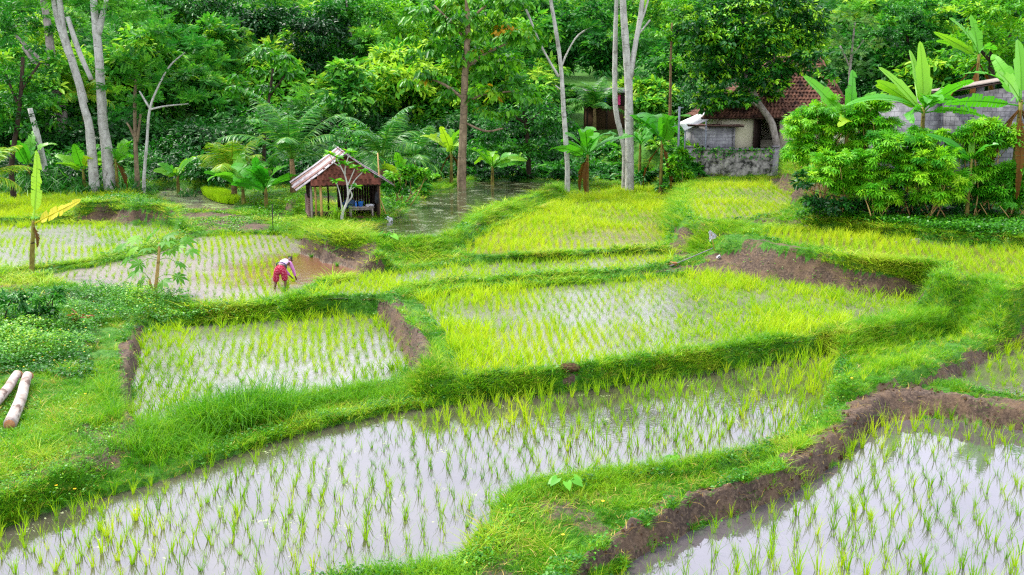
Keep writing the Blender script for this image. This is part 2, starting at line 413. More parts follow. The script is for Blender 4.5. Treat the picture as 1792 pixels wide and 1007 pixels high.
WL = {'front': 'open front paddy water mirroring the white sky', 'nearright': 'still grey water of the bottom right paddy behind the bare earth wall',
 'rightside': 'small paddy pool at the right edge below the eroded bank', 'centre': 'bright rippled water of the large centre paddy',
 'left': 'pale water of the paddy beside the left footpath', 'planter': 'churned brown water where the woman plants rice',
 'farleft': 'bright water in the paddy behind the small banana plant', 'topleft': 'olive brown water of the farthest left paddy',
 'strip': 'thin water of the narrow strip paddy above the centre one', 'upper': 'water among the dense rows of the upper middle paddy',
 'pond': 'dark weedy pond beside the hut mirroring the trees', 'highstrip': 'narrow flooded strip below the pale trunks',
 'houseside': 'shallow water of the paddy below the house wall', 'rightterrace': 'water under the dense rice of the raised right terrace',
 'mudflat': 'shallow puddles on the weedy mud flat by the seedling bed'}
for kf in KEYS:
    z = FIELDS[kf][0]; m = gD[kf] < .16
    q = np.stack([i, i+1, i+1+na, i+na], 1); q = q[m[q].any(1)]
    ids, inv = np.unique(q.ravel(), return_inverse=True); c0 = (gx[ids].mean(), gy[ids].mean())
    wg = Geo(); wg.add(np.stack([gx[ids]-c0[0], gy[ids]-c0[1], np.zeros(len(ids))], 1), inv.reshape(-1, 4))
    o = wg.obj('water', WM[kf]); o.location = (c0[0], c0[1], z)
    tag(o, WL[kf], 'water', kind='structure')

# ------------------------------------------------------------------ sky and sun
W = bpy.data.worlds.new('World'); S.world = W; W.use_nodes = True
wt = W.node_tree; wt.nodes.clear()
SUN_EL, SUN_AZ = math.radians(58), math.radians(-62)      # azimuth from +Y towards +X
sky = wt.nodes.new('ShaderNodeTexSky'); sky.sky_type = 'NISHITA'; sky.sun_disc = False
sky.sun_elevation = SUN_EL; sky.sun_rotation = SUN_AZ; sky.air_density = 1.5; sky.dust_density = 4
mx = wt.nodes.new('ShaderNodeMix'); mx.data_type = 'RGBA'; mx.inputs[0].default_value = .8
tc = wt.nodes.new('ShaderNodeTexCoord'); nz = wt.nodes.new('ShaderNodeTexNoise'); nz.inputs['Scale'].default_value = 3; nz.inputs['Detail'].default_value = 5
cr = wt.nodes.new('ShaderNodeValToRGB'); cr.color_ramp.elements[0].position = .3; cr.color_ramp.elements[1].position = .7
cr.color_ramp.elements[0].color = (9.6, 9.8, 12.4, 1); cr.color_ramp.elements[1].color = (12.4, 12.6, 14.6, 1)
wt.links.new(tc.outputs['Generated'], nz.inputs['Vector']); wt.links.new(nz.outputs[0], cr.inputs[0])
wt.links.new(sky.outputs[0], mx.inputs[6]); wt.links.new(cr.outputs[0], mx.inputs[7])
bg = wt.nodes.new('ShaderNodeBackground'); bg.inputs[1].default_value = .15
wo = wt.nodes.new('ShaderNodeOutputWorld')
wt.links.new(mx.outputs[2], bg.inputs[0]); wt.links.new(bg.outputs[0], wo.inputs[0])
sd = bpy.data.lights.new('sun', 'SUN'); so = bpy.data.objects.new('sun', sd); COL.objects.link(so)
sd.energy = 4.2; sd.angle = math.radians(7); sd.color = (1, .95, .86)
dv = Vector((math.sin(SUN_AZ)*math.cos(SUN_EL), math.cos(SUN_AZ)*math.cos(SUN_EL), math.sin(SUN_EL)))
so.rotation_euler = dv.to_track_quat('Z', 'Y').to_euler()
S.cycles.use_denoising = False; S.cycles.filter_width = 1.25; S.cycles.caustics_reflective = False; S.cycles.caustics_refractive = False; S.cycles.max_bounces = 8; S.cycles.diffuse_bounces = 4; S.cycles.sample_clamp_indirect = 4
S.view_settings.view_transform = 'Standard'; S.view_settings.look = 'None'; S.view_settings.exposure = .62; S.view_settings.gamma = 1
# ------------------------------------------------------------------ blades, tufts, weeds
def blade_tmpl(n, L, w, lean, spread, curl, seed, seg=2):
    r = np.random.default_rng(seed); V = []; Q = []; T = []
    for _ in range(n):
        az = r.random()*2*PI; le = math.radians(lean*(.2+.9*r.random())); ln = L*(.55+.5*r.random())
        b = np.array((math.cos(az), math.sin(az), 0))*spread*r.random(); d = np.array((math.cos(az), math.sin(az), 0))
        fa = r.random()*2*PI; sd = np.array((math.cos(fa), math.sin(fa), 0)); o = len(V)
        for j in range(seg+1):
            s = j/seg; an = le+math.radians(curl)*s*s*r.uniform(.3, 1.4)
            p = b+d*math.sin(an)*ln*s+np.array((0, 0, math.cos(an)*ln*s))
            ww = w*(1-.85*s**1.5)*.5
            V += [p-sd*ww, p+sd*ww]; T += [s, s]
        Q += [(o+2*j, o+2*j+1, o+2*j+3, o+2*j+2) for j in range(seg)]
    return np.array(V), np.array(Q), np.array(T)
def yaw(n, s, sz=None, tilt=0):
    a = RNG.random(n)*2*PI; c, q = np.cos(a), np.sin(a); z = np.zeros(n); s = np.broadcast_to(s, (n,)); sz = s if sz is None else np.broadcast_to(sz, (n,))
    M = np.stack([np.stack([c*s, -q*s, z], 1), np.stack([q*s, c*s, z], 1), np.stack([z, z, sz], 1)], 1)
    if tilt:
        M[:, 0, 2] += RNG.normal(size=n)*tilt*sz; M[:, 1, 2] += RNG.normal(size=n)*tilt*sz
    return M

RICE = leafmat('rice leaf', [(0, '#5f9412'), (.35, '#84b214'), (.7, '#a5c41a'), (1, '#bfcc2c')], .45, .5, .25, None)
def field_pts(kf, spacing, rot, jit, miss, along=.2):
    p = FP[kf]; lo = p.min(0)-.5; hi = p.max(0)+.5; lo = np.maximum(lo, (-34, 10.5)); hi = np.minimum(hi, (36, 90))
    c = (lo+hi)/2; R_ = np.hypot(*(hi-lo))/2
    X, Y = np.meshgrid(np.arange(-R_, R_, spacing), np.arange(-R_, R_, along)); X, Y = X.ravel(), Y.ravel()
    ca, sa = math.cos(rot), math.sin(rot); X, Y = c[0]+X*ca-Y*sa, c[1]+X*sa+Y*ca
    X = X+RNG.normal(size=len(X))*jit*spacing+.12*fbm(X, Y, .5); Y = Y+RNG.normal(size=len(Y))*jit*spacing+.12*fbm(X+50, Y, .5)
    k = (X > lo[0]) & (X < hi[0]) & (Y > lo[1]) & (Y < hi[1]) & (np.abs(X) < .60*Y+2) & (RNG.random(len(X)) > miss)
    X, Y = X[k], Y[k]; h, f, dm = height(X, Y, True); k = f == KEYS.index(kf)
    return X[k], Y[k], np.minimum(h[k], FIELDS[kf][0])
# spacing, row angle, jitter, missing, height, blade-width factor, colour centre
# row spacing, row angle, jitter, missing, height, width factor, colour centre, spacing along the row
RP_ = {'front': (.28, .14, .15, .08, .38, 1., .47, .235), 'nearright': (.32, -.22, .14, .09, .50, 1., .56, .25), 'rightside': (.27, -.4, .15, .05, .36, 1.1, .5, .2),
       'centre': (.245, .06, .11, .01, .46, 1.4, .62, .16), 'left': (.245, .20, .11, .02, .46, 1.4, .52, .16), 'planter': (.27, .30, .1, .03, .38, 1.25, .5, .16),
       'farleft': (.25, .40, .11, .03, .38, 1.2, .55, .16), 'topleft': (.27, .5, .12, .0, .40, 1.2, .66, .19), 'strip': (.24, .05, .12, .01, .40, 1.5, .64, .17),
       'upper': (.30, -.02, .09, .01, .40, 1.3, .7, .17), 'highstrip': (.28, .0, .15, 0, .4, 1.6, .75, .2), 'houseside': (.32, -.12, .1, .03, .40, 1.2, .7, .22),
       'rightterrace': (.26, -.3, .11, .0, .42, 1.1, .66, .18)}
OPEN = [  # stretches where the young rice is thin and the water lies open
 [(800,545),(930,512),(1200,492),(1205,540),(1175,600),(1010,645),(890,635)], [(340,585),(480,568),(655,560),(705,640),(560,690),(370,712)],
 [(-200,425),(90,392),(170,398),(165,452),(-200,482)], [(85,462),(335,420),(525,410),(520,450),(500,520),(345,540),(90,500)], [(960,425),(1160,395),(1160,435),(960,452)], [(1040,450),(1170,442),(1170,470),(1040,476)]]
TIN = [blade_tmpl(n, 1., .034, 8.5, .045, 15, 40+i, 3) for i, n in enumerate((8, 10, 12, 9, 14, 7))]
FAR = [blade_tmpl(n, 1., .042, 11, .06, 16, 60+i, 2) for i, n in enumerate((8, 10, 9, 12))]
def polar_(n, d0, d1, half=33):
    a = (RNG.random(n)*2-1)*math.radians(half); r = np.exp(RNG.random(n)*math.log(d1/d0))*d0
    return r*np.sin(a), r*np.cos(a)
rice = Geo(); near = []
for kf, (sp, rot, jit, miss, ht, wf, cc, al) in RP_.items():
    X, Y, Z = field_pts(kf, sp, rot, jit, miss, al)
    if kf == 'planter':       # the right part by the earth wall is not planted yet
        u, v = project(X, Y, Z); kk = ~((u > 505+fbm(X, Y, .8)*30) & (v > 432) & (v < 520)) & ~((u > 520) & (v > 425)); X, Y, Z = X[kk], Y[kk], Z[kk]
    n = len(X); pn = fbm(X, Y, .35, 3)
    if kf in ('centre', 'left', 'upper', 'strip', 'farleft'):
        kk = RNG.random(n) > np.clip(.35-1.6*pn, 0, .4)*.8; X, Y, Z, pn = X[kk], Y[kk], Z[kk], pn[kk]; n = len(X)
    u, v = project(X, Y, Z); opn = np.zeros(n, bool)
    if kf != 'front' and kf != 'nearright':
        for pl in OPEN: opn |= in_px(u+30*fbm(X, Y, .7), v+14*fbm(X+5, Y, .7), pl)
    hts = ht*(.58+.66*RNG.random(n))*(1+.55*pn)*np.where(opn, .74, 1)
    if kf == 'front': hts = hts*np.where((u > 900+60*fbm(X, Y, .5)) & (v < 800), 1.25, 1)
    col = np.clip(cc+.28*RNG.normal(size=n)*.7+.5*pn, 0, 1)
    if kf in ('front', 'nearright'): near += [(y, x, z, h, c, kf) for x, y, z, h, c in zip(X, Y, Z, hts, col)]
    else:
        wx = hts*wf*np.maximum(1, Y/38)*np.where(opn, .8, 1); T_ = RNG.integers(0, 4, n)
        for i in range(4):
            m = T_ == i; rice.inst(FAR[i], yaw(m.sum(), wx[m], hts[m], .05), np.stack([X, Y, Z], 1)[m], col[m])
def seen(x, y, z):
    u, v = project(x, y, z); return -5 < u < 1797 and v < 1000
near.sort(key=lambda q: q[0])
NEAR = [q for q in near if seen(q[1], q[0], q[2])]; keep = set(id(q) for q in NEAR[:300])
rest = [q for q in near if id(q) not in keep]
X, Y = polar_(9000, 20, 36); Z, f, dm = height(X, Y, True); u, v = project(X, Y, Z)      # rice sown on the narrow strip at the right
k_ = (f < 0) & in_px(u, v, [(1465,640),(1560,590),(1660,552),(1760,522),(1800,540),(1700,590),(1590,640),(1478,680)]); X, Y, Z = X[k_], Y[k_], Z[k_]; n = len(X); hh = .30*(.6+.6*RNG.random(n))
rice.inst(FAR[1], yaw(n, hh, hh, .06), np.stack([X, Y, Z-.01], 1), np.clip(.6+.2*RNG.normal(size=n), 0, 1))
A_ = np.array([(x, y, z, h, c) for y, x, z, h, c, _ in rest]); T_ = RNG.integers(0, 6, len(A_))
for i in range(6):
    m = T_ == i; a = A_[m]; rice.inst(TIN[i], yaw(len(a), a[:, 3], a[:, 3], .06), a[:, :3], a[:, 4])
tag(rice.obj('rice_seedlings', RICE), 'bright yellow green rice seedlings planted in rows across all the paddies', 'rice', kind='stuff')
RM = []
for i in range(24):
    g = Geo(); g.inst(TIN[i % 6], yaw(1, 1., 1., .05), np.zeros((1, 3)), np.clip(np.array([.12+.035*i]), 0, 1)); RM.append(g.mesh('rice_clump', RICE))
RLAB = {'front': ('thin young rice clump in the white front paddy water near the bottom edge', 'rice clumps in the near water of the front paddy'),
        'nearright': ('leafy young rice clump in the grey bottom right paddy near the bottom edge', 'rice clumps in the near water of the bottom right paddy')}
for y, x, z, h, c, kf in NEAR[:300]:
    o = bpy.data.objects.new('rice_clump', RM[int(np.clip((c-.12)/.035+RNG.normal(), 0, 23))]); COL.objects.link(o)
    o.location = (x, y, z); o.rotation_euler = (0, 0, RNG.random()*6.3); o.scale = (h, h, h)
    tag(o, RLAB[kf][0], 'rice plant', RLAB[kf][1])

# ---- grass on the banks
GRASS = leafmat('bank grass', [(0, '#2e700f'), (.4, '#569816'), (.75, '#82b41c'), (.95, '#a6be34'), (1, '#b8a860')], .42, .5, .25)
GT = [blade_tmpl(n, 1., .05, 40, .35, 38, 80+i, 2) for i, n in enumerate((8, 9, 10, 8))]
def polar(n, d0, d1, half=33):
    a = (RNG.random(n)*2-1)*math.radians(half); r = np.exp(RNG.random(n)*math.log(d1/d0))*d0
    return r*np.sin(a), r*np.cos(a)
gx_, gy_ = polar(200000, 11.5, 92)
pu, pv = project(gx, gy, gh); pu, pv = pu.reshape(nr, na), pv.reshape(nr, na)      # steep faces get as many blades as they show
qa = np.abs((pu[1:, 1:]-pu[:-1, :-1])*(pv[1:, :-1]-pv[:-1, 1:])-(pu[1:, :-1]-pu[:-1, 1:])*(pv[1:, 1:]-pv[:-1, :-1])).ravel()*.5
qd = gy.reshape(nr, na)[:-1, :-1].ravel(); qf = gf.reshape(nr, na)[:-1, :-1].ravel(); qu, qv = pu[:-1, :-1].ravel(), pv[:-1, :-1].ravel()
qa = np.where((qf < 0) & (qd > 10.5) & (qd < 78) & (qu > -80) & (qu < 1870) & (qv > 290) & (qv < 1040), qa, 0)
ci = RNG.choice(len(qa), 150000, p=qa/qa.sum()); ri, cj = ci//(na-1), ci % (na-1); fa, fb = RNG.random(len(ci)), RNG.random(len(ci))
gxx, gyy = gx.reshape(nr, na), gy.reshape(nr, na)
ex_ = gxx[ri, cj]*(1-fa)+gxx[ri, cj+1]*fa+(gxx[ri+1, cj]-gxx[ri, cj])*fb; ey_ = gyy[ri, cj]*(1-fa)+gyy[ri, cj+1]*fa+(gyy[ri+1, cj]-gyy[ri, cj])*fb
gx_ = np.r_[gx_, ex_]; gy_ = np.r_[gy_, ey_]
h_, f_, dm_ = height(gx_, gy_, True)
dirt_ = dirt_mask(gx_, gy_, h_)
sl = 1-np.clip((dm_-.02)/.1, 0, 1)
dens = .62+.9*fbm(gx_, gy_, .45, 3)
ok = (f_ < 0) & (RNG.random(len(gx_)) < np.where(dirt_, .022, (1-.82*np.clip((fbm(gx_, gy_, .55, 4)-.12)*4, 0, 1)*np.clip((dm_-.25)/.3, 0, 1))* np.clip(dens+.3, .25, 1)))
gx_, gy_, h_, dm_, dirt_ = gx_[ok], gy_[ok], h_[ok], dm_[ok], dirt_[ok]
n = len(gx_); steep_ = (np.arange(len(ok)) >= 200000)[ok]; p1 = fbm(gx_, gy_, .5, 3); p2 = fbm(gx_+33, gy_, 1.6, 2)
hts = (.07+.16*RNG.random(n)**2.5)*(1.+1.1*np.clip(p1+.15, -.5, .8))*np.where(dm_ < .25, 1.15, 1)*np.where(gy_ > 30, 1.2, 1)*np.where(steep_, .66, 1)
wd = hts*np.maximum(1.15, np.minimum(gy_/16, 3.2))
c = np.clip(.50+.22*RNG.normal(size=n)+.75*p1+.35*p2+.12*np.clip((gy_-18)/20, 0, 1), 0, .96); c[RNG.random(n) < .05+.12*np.clip(p2*2, 0, 1)] = 1
grass = Geo(); T_ = RNG.integers(0, 4, n); P_ = np.stack([gx_, gy_, h_-.01], 1)
for i in range(4):
    m = T_ == i; grass.inst(GT[i], yaw(m.sum(), wd[m], hts[m], .15), P_[m], c[m])
# rice sprouting through the grass at the right end of the front paddy and on the right bank
tag(grass.obj('grass', GRASS), 'short bright green grass covering the earth walls between the paddies', 'grass', kind='stuff')

# ---- longer grass in drifts
TG = [blade_tmpl(n, 1., .02, 22, .16, 45, 120+i, 4) for i, n in enumerate((16, 18, 14))]
DR = [  # px line, spread m, count, height, colour
 ([(330,752),(400,742),(455,732),(490,722)], .42, 260, .82, .42), ([(250,790),(300,770),(360,755)], .5, 200, .52, .48), ([(480,720),(600,695),(740,660)], .35, 230, .46, .52),
 ([(195,680),(205,710),(190,735)], .35, 100, .5, .45), ([(120,760),(90,790)], .7, 60, .3, .55), ([(620,1030),(700,1028),(800,1022)], .35, 110, .42, .62),
 ([(860,905),(900,870),(960,850)], .35, 70, .40, .62), ([(960,860),(1100,835),(1250,800)], .4, 240, .32, .74), ([(1250,800),(1360,770),(1450,700)], .3, 170, .3, .68),
 ([(700,560),(740,600),(770,640)], .3, 110, .36, .66), ([(780,660),(900,672),(960,672)], .25, 80, .3, .6), ([(1000,655),(1100,648),(1250,625)], .25, 150, .34, .5), ([(1250,625),(1400,600),(1540,565)], .3, 190, .36, .5),
 ([(1480,600),(1560,570),(1650,550),(1740,515)], .25, 260, .36, .62), ([(1480,660),(1560,640),(1600,640)], .5, 120, .34, .66), ([(1560,555),(1640,540),(1720,510),(1750,490)], .35, 200, .38, .62),
 ([(530,392),(580,405),(640,415),(670,425)], .45, 220, .34, .7), ([(800,400),(840,385),(900,362),(1000,330)], .35, 320, .34, .66), ([(690,440),(780,425),(810,405)], .35, 170, .32, .66),
 ([(1280,405),(1400,432),(1560,462),(1640,482)], .25, 220, .34, .72), ([(1180,340),(1190,380),(1200,410)], .7, 240, .42, .7), ([(1200,420),(1240,400),(1300,395)], .5, 150, .35, .72),
 ([(700,500),(800,485),(1000,472),(1180,462)], .2, 150, .25, .45), ([(1020,326),(1100,322),(1170,322)], .3, 120, .35, .55), ([(700,340),(760,330),(830,312),(1000,308)], .5, 220, .36, .62),
 ([(1370,300),(1385,320),(1400,345)], .35, 120, .5, .75), ([(360,540),(520,535),(640,500)], .25, 160, .28, .6), ([(140,350),(200,345),(260,352)], .5, 120, .34, .5), ([(430,345),(500,350),(530,360)], .8, 120, .35, .6),
 ([(1670,668),(1680,690),(1720,695)], .2, 36, .34, .55)]
tall = Geo()
for ln, sp, cnt, ht, cc in DR:
    w = np.array([on_ground(u, v) for u, v in ln])[:, :2]; L_ = np.r_[0, np.cumsum(np.hypot(*np.diff(w, axis=0).T))]
    cnt = int(cnt*1.5); s_ = RNG.random(cnt)*L_[-1]; X = np.interp(s_, L_, w[:, 0])+RNG.normal(size=cnt)*sp*.6; Y = np.interp(s_, L_, w[:, 1])+RNG.normal(size=cnt)*sp*.6
    h, f, dm = height(X, Y, True); k_ = (f < 0) | (dm < .05) & (RNG.random(cnt) < .2); k_ &= ~(dirt_mask(X, Y, h) & (RNG.random(cnt) < .92)); X, Y, h = X[k_], Y[k_], h[k_]; n = len(X)
    if n == 0: continue
    hs = ht*(.6+.7*RNG.random(n)); T_ = RNG.integers(0, 3, n); c = np.clip(cc+.2*RNG.normal(size=n), 0, .95)
    for i in range(3):
        m = T_ == i; tall.inst(TG[i], yaw(m.sum(), hs[m]*max(1, Y.mean()/22), hs[m], .12), np.stack([X, Y, h-.01], 1)[m], c[m])
tag(tall.obj('tall_grass', GRASS), 'longer grass standing in drifts along the tops of the earth walls', 'grass', kind='stuff')

# ---- broad-leaved weeds and the lantana on the left slope
LEAF4 = (np.array([(0, 0, 0), (.32, .45, .05), (0, 1, -.1), (-.32, .45, .05)]), np.array([(0, 3, 2, 1)]), np.array([0, .5, 1, .5]))
WEED = leafmat('weed leaf', [(0, '#1f5c12'), (.45, '#428a17'), (.8, '#70aa1c'), (1, '#a2be2c')], .35, .45, .35)
weeds = Geo()
def carpet(X, Y, dz, size, cc, per=7, up=.8):
    n = len(X); h = height(X, Y)
    k_ = np.repeat(np.arange(n), per); N = len(k_)
    base = np.stack([X, Y, h+dz*RNG.random(n)**.7], 1)[k_]+RNG.normal(size=(N, 3))*np.array((.07, .07, .035))
    az = RNG.random(N)*2*PI; ax = np.stack([np.cos(az), np.sin(az), .35*RNG.normal(size=N)], 1)
    upv = np.stack([.35*RNG.normal(size=N), .35*RNG.normal(size=N), np.full(N, up)], 1)
    s = size*(.6+.7*RNG.random(N)); col = np.clip(np.broadcast_to(cc, (n,))[k_]+.2*RNG.normal(size=N), 0, 1)
    weeds.inst(LEAF4, frames(ax, upv, s), base, col)
def zone(n, pl, d0=14, d1=60, pad=0):
    X, Y = polar(n, d0, d1); h, f, dm = height(X, Y, True); u, v = project(X, Y, h)
    k_ = (f < 0) & in_px(u+fbm(X, Y, 1.2)*30, v+fbm(X+7, Y, 1.2)*20, pl); return X[k_], Y[k_]
LANT = [(-60,470),(60,470),(110,510),(180,505),(260,520),(330,520),(335,545),(480,545),(420,570),(240,568),(150,580),(160,640),(130,660),(60,650),(-60,655)]
X, Y = zone(90000, LANT, 17, 36); md = fbm(X, Y, .7, 3); carpet(X, Y, np.clip(.28+.6*md, .05, .7), .075, np.clip(.30+.9*md, .05, .9), 8)
LX, LY = X, Y
X, Y = zone(60000, [(-60,700),(120,690),(220,750),(240,780),(130,880),(-60,930)], 14, 24); X, Y = X[::2], Y[::2]; carpet(X, Y, .06, .05, .5, 6)
# weeds at the foot of the banks (F and C edges)
wx, wy = polar(90000, 12, 50); hh_, ff_, dd_ = height(wx, wy, True); k_ = (ff_ < 0) & (dd_ < .42) & ~dirt_mask(wx, wy, hh_) & (fbm(wx, wy, .8, 2) > -.12)
carpet(wx[k_], wy[k_], .1, .06*np.repeat(np.maximum(1, wy[k_]/22), 6), np.clip(.30+.6*fbm(wx[k_], wy[k_], .6), 0, 1), 6)
# creepers over the right bank, the mound and the mud flat
X, Y = zone(60000, [(1395,385),(1440,360),(1800,340),(1800,432),(1600,420),(1420,402)], 34, 48); carpet(X, Y, .35, .11, .3, 8)
X, Y = zone(50000, [(140,372),(150,352),(215,342),(270,352),(290,378),(250,366),(180,362)], 36, 60); carpet(X, Y, .22, .10, .3, 6)
X, Y = zone(60000, [(280,365),(420,362),(530,350),(535,395),(500,404),(340,408)], 36, 60); kk = fbm(X, Y, .5, 3) > -.02; carpet(X[kk], Y[kk], .08, .10, .55, 5)
X, Y = zone(50000, [(430,335),(540,340),(540,385),(470,392),(440,370)], 36, 64); carpet(X, Y, .25, .12, .55, 6)
X, Y = zone(40000, [(670,330),(740,318),(740,350),(700,378),(672,385)], 40, 70); carpet(X, Y, .35, .13, .5, 6)
for pl, nn in (([(1300,440),(1640,500),(1640,525),(1480,512),(1260,470)], 1.), ([(520,424),(655,455),(655,478),(520,440)], .5)):
    X, Y = zone(26000, pl, 30, 42); X, Y = X[::5], Y[::5]; carpet(X, Y, .03, .06, .6, 4)
tag(weeds.obj('weeds', WEED), 'leafy green creepers and weeds spreading over the left slope and bank edges', 'weeds', kind='stuff')
fl = Geo(); YEL = plainmat('yellow petal', '#e2b510', '#f0c930', 40, .6, .2, bump=0)
idx = RNG.choice(len(LX), 120, replace=False); fz = height(LX[idx], LY[idx])
FT = (np.array([(math.cos(a)*r, math.sin(a)*r, 0 if r else .2) for a in np.arange(0, 2*PI, PI/5) for r in (1,)]+[(0, 0, .25)]), np.array([(10, i, (i+1) % 10, (i+2) % 10) for i in range(0, 10, 2)]), np.zeros(11))
fl.inst(FT, yaw(120, .018, .018, .4), np.stack([LX[idx], LY[idx], fz+.1+.4*RNG.random(120)], 1))
ex = np.array([on_ground(u, v) for u, v in ((100,868),(130,850),(1055,890),(815,1000),(1490,672),(870,905),(985,950),(150,700),(60,640),(240,905))])
fl.inst(FT, yaw(len(ex), .028, .028, .3), ex+np.array((0, 0, .14)))
tag(fl.obj('flowers', YEL), 'tiny yellow flowers dotted over the creepers on the left slope', 'flowers', kind='stuff')
# seedling nursery bed
sb = Geo(); bed = chaikin([on_ground(u, v, .7)[:2] for u, v in ((346,337),(392,335),(420,353),(416,361),(376,360))], 2)
lo, hi = bed.min(0), bed.max(0); X = lo[0]+RNG.random(16000)*(hi-lo)[0]; Y = lo[1]+RNG.random(16000)*(hi-lo)[1]
k_ = poly_d(np.stack([X, Y], 1), bed) < 0; X, Y = X[k_], Y[k_]; n = len(X); zb = float(np.median(height(X, Y)))
sb.inst(FAR[0], yaw(n, .38, .46*(.85+.3*RNG.random(n))), np.stack([X, Y, np.full(n, zb)], 1), np.clip(.62+.15*RNG.normal(size=n), 0, 1))
BEDM = leafmat('seedling leaf', [(0, '#93c414'), (1, '#c6e02a')], .45, .5, .25)
tag(sb.obj('seedling_bed', BEDM), 'dense lime green block of rice seedlings growing on the mud flat behind the hut path', 'seedling bed')
# ------------------------------------------------------------------ leaves
LEAF6 = (np.array([(0, 0, 0), (.2, .3, .05), (.17, .68, .03), (0, 1, -.12), (-.17, .68, .03), (-.2, .3, .05)]),
         np.array([(0, 5, 4, 3), (0, 3, 2, 1)]), np.array([0, .3, .7, 1, .7, .3]))
def spray_tmpl(n=7):
    V = []; Q = []; T = []
    for i in range(n):
        for sd in (-1, 1):
            y = .1+.85*i/n; o = len(V); L = .34*(1-.5*abs(i/n-.4))
            V += [(0, y, 0), (sd*L*.6, y+.02, .02), (sd*L, y+.12, -.06), (sd*L*.5, y+.12, 0)]; Q.append((o, o+1, o+2, o+3) if sd > 0 else (o, o+3, o+2, o+1)); T += [0, .5, 1, .5]
    return np.array(V), np.array(Q), np.array(T)
SPRAY = spray_tmpl()
def palm_tmpl(n=7, wide=.16, span=125):
    V = []; Q = []; T = []
    for i in range(n):
        a = math.radians(-span+2*span*i/(n-1)); L = .62+.38*math.cos(a*.8); d = np.array((math.sin(a), math.cos(a), 0)); s = np.array((d[1], -d[0], 0)); o = len(V)
        V += [np.zeros(3), d*L*.55+s*wide*.5*L+np.array((0, 0, .04)), d*L+np.array((0, 0, -.22*L)), d*L*.55-s*wide*.5*L+np.array((0, 0, .04))]; Q.append((o, o+1, o+2, o+3)); T += [0, .5, 1, .5]
    return np.array(V), np.array(Q), np.array(T)
PALMATE = palm_tmpl(7, .25, 130)
def fill(g, c, rad, n_cl, per, size, tmpl=LEAF6, col=.5, colv=.2, cl=.3, droop=.35, flat=.55, shell=.62, up_bright=.25, wid=None):
    """leaf clumps through an ellipsoidal part of a crown"""
    c = np.asarray(c, float); rad = np.asarray(rad, float)
    d = rdir(n_cl); d[:, 2] = np.where(d[:, 2] < -.4, -d[:, 2]*.6, d[:, 2]); rr = shell+(1.04-shell)*RNG.random(n_cl)**.7
    k_ = RNG.random(n_cl) < .22; rr[k_] *= RNG.random(k_.sum())
    cc = c+d*rr[:, None]*rad; crad = cl*rad.mean()*(.6+.7*RNG.random(n_cl)); ccol = col+colv*.8*RNG.normal(size=n_cl)
    I = np.repeat(np.arange(n_cl), per); N = len(I)
    o = rdir(N)*(RNG.random(N)**.45)[:, None]; o[:, 2] *= flat
    p = cc[I]+o*crad[I][:, None]
    ax = o*np.array((1, 1, .4))+d[I]*.5+RNG.normal(size=(N, 3))*.35; ax = norm(ax); ax[:, 2] -= droop
    up = np.stack([.4*RNG.normal(size=N), .4*RNG.normal(size=N), np.ones(N)], 1)+d[I]*.3
    s = size*(.6+.7*RNG.random(N))
    cv = np.clip(ccol[I]+colv*.6*RNG.normal(size=N), 0, 1)
    g.inst(tmpl, frames(ax, up, s, None if wid is None else s*wid), p, cv)

LM = {
 'dark': leafmat('dark glossy leaf', [(0, '#0b3317'), (.45, '#175020'), (.8, '#2a7028'), (1, '#4a982c')], .28, .42, .4),
 'mid': leafmat('green leaf', [(0, '#124618'), (.5, '#2c7824'), (.85, '#5aa428'), (1, '#90c430')], .36, .45, .35),
 'lime': leafmat('lime leaf', [(0, '#28701c'), (.4, '#4f9c20'), (.75, '#7ebc24'), (1, '#abce2f')], .42, .45, .35),
 'droop': leafmat('broad drooping leaf', [(0, '#235f18'), (.45, '#46901e'), (.85, '#7cb626'), (.97, '#a8bd30'), (1, '#c8982a')], .42, .42, .4),
 'feather': leafmat('feathery leaf', [(0, '#14521f'), (.5, '#31842c'), (1, '#6fae34')], .4, .55, .2),
 'tips': leafmat('two toned leaf', [(0, '#144a1c'), (.5, '#256a26'), (.68, '#3c861e'), (.85, '#64a820'), (1, '#93c428')], .3, .42, .4),
 'cassava': leafmat('cassava leaf', [(0, '#2a7a1a'), (.4, '#4c9f1e'), (.8, '#7fc026'), (1, '#a9d235')], .42, .45, .3),
 'grey': leafmat('grey green leaf', [(0, '#244a2a'), (.6, '#4a7a48'), (1, '#86a05a')], .35, .55, .2),
 'far': leafmat('hill leaf', [(0, '#114820'), (.4, '#2f7a2a'), (.75, '#68ae32'), (1, '#aed040')], .4, .5, .25),
}
def barkmat(name, a, b, c):
    k = NT(name); co = k.coord(); n = k.noise(3.5, 6, .7, k.mapping(co, (1, 1, .5))); n2 = k.noise(2.2, 4, .6, k.mapping(co, (1, 1, 3.5)))
    col = k.ramp(n, [(.3, lin(a)), (.5, lin(b)), (.7, lin(c))]); col = k.mix(k.ramp(n2, [(.60, (0, 0, 0, 1)), (.66, (1, 1, 1, 1))]), col, lin(a))
    return k.done(k.princ(col, .8, .2, 0, k.bump(n, .5, .04)))
BK = {'pale': barkmat('pale bark', '#7b786e', '#a6a49a', '#c0beb4'), 'grey': barkmat('grey bark', '#5e574e', '#857c72', '#a29a90'),
      'brown': barkmat('brown bark', '#4a3a26', '#76603f', '#92794f'), 'dark': barkmat('dark bark', '#1e1812', '#352b20', '#4c3e2e'),
      'taupe': barkmat('taupe bark', '#4e4334', '#78684f', '#978568'), 'tan': barkmat('tan bark', '#7a6238', '#a1854c', '#bea063')}

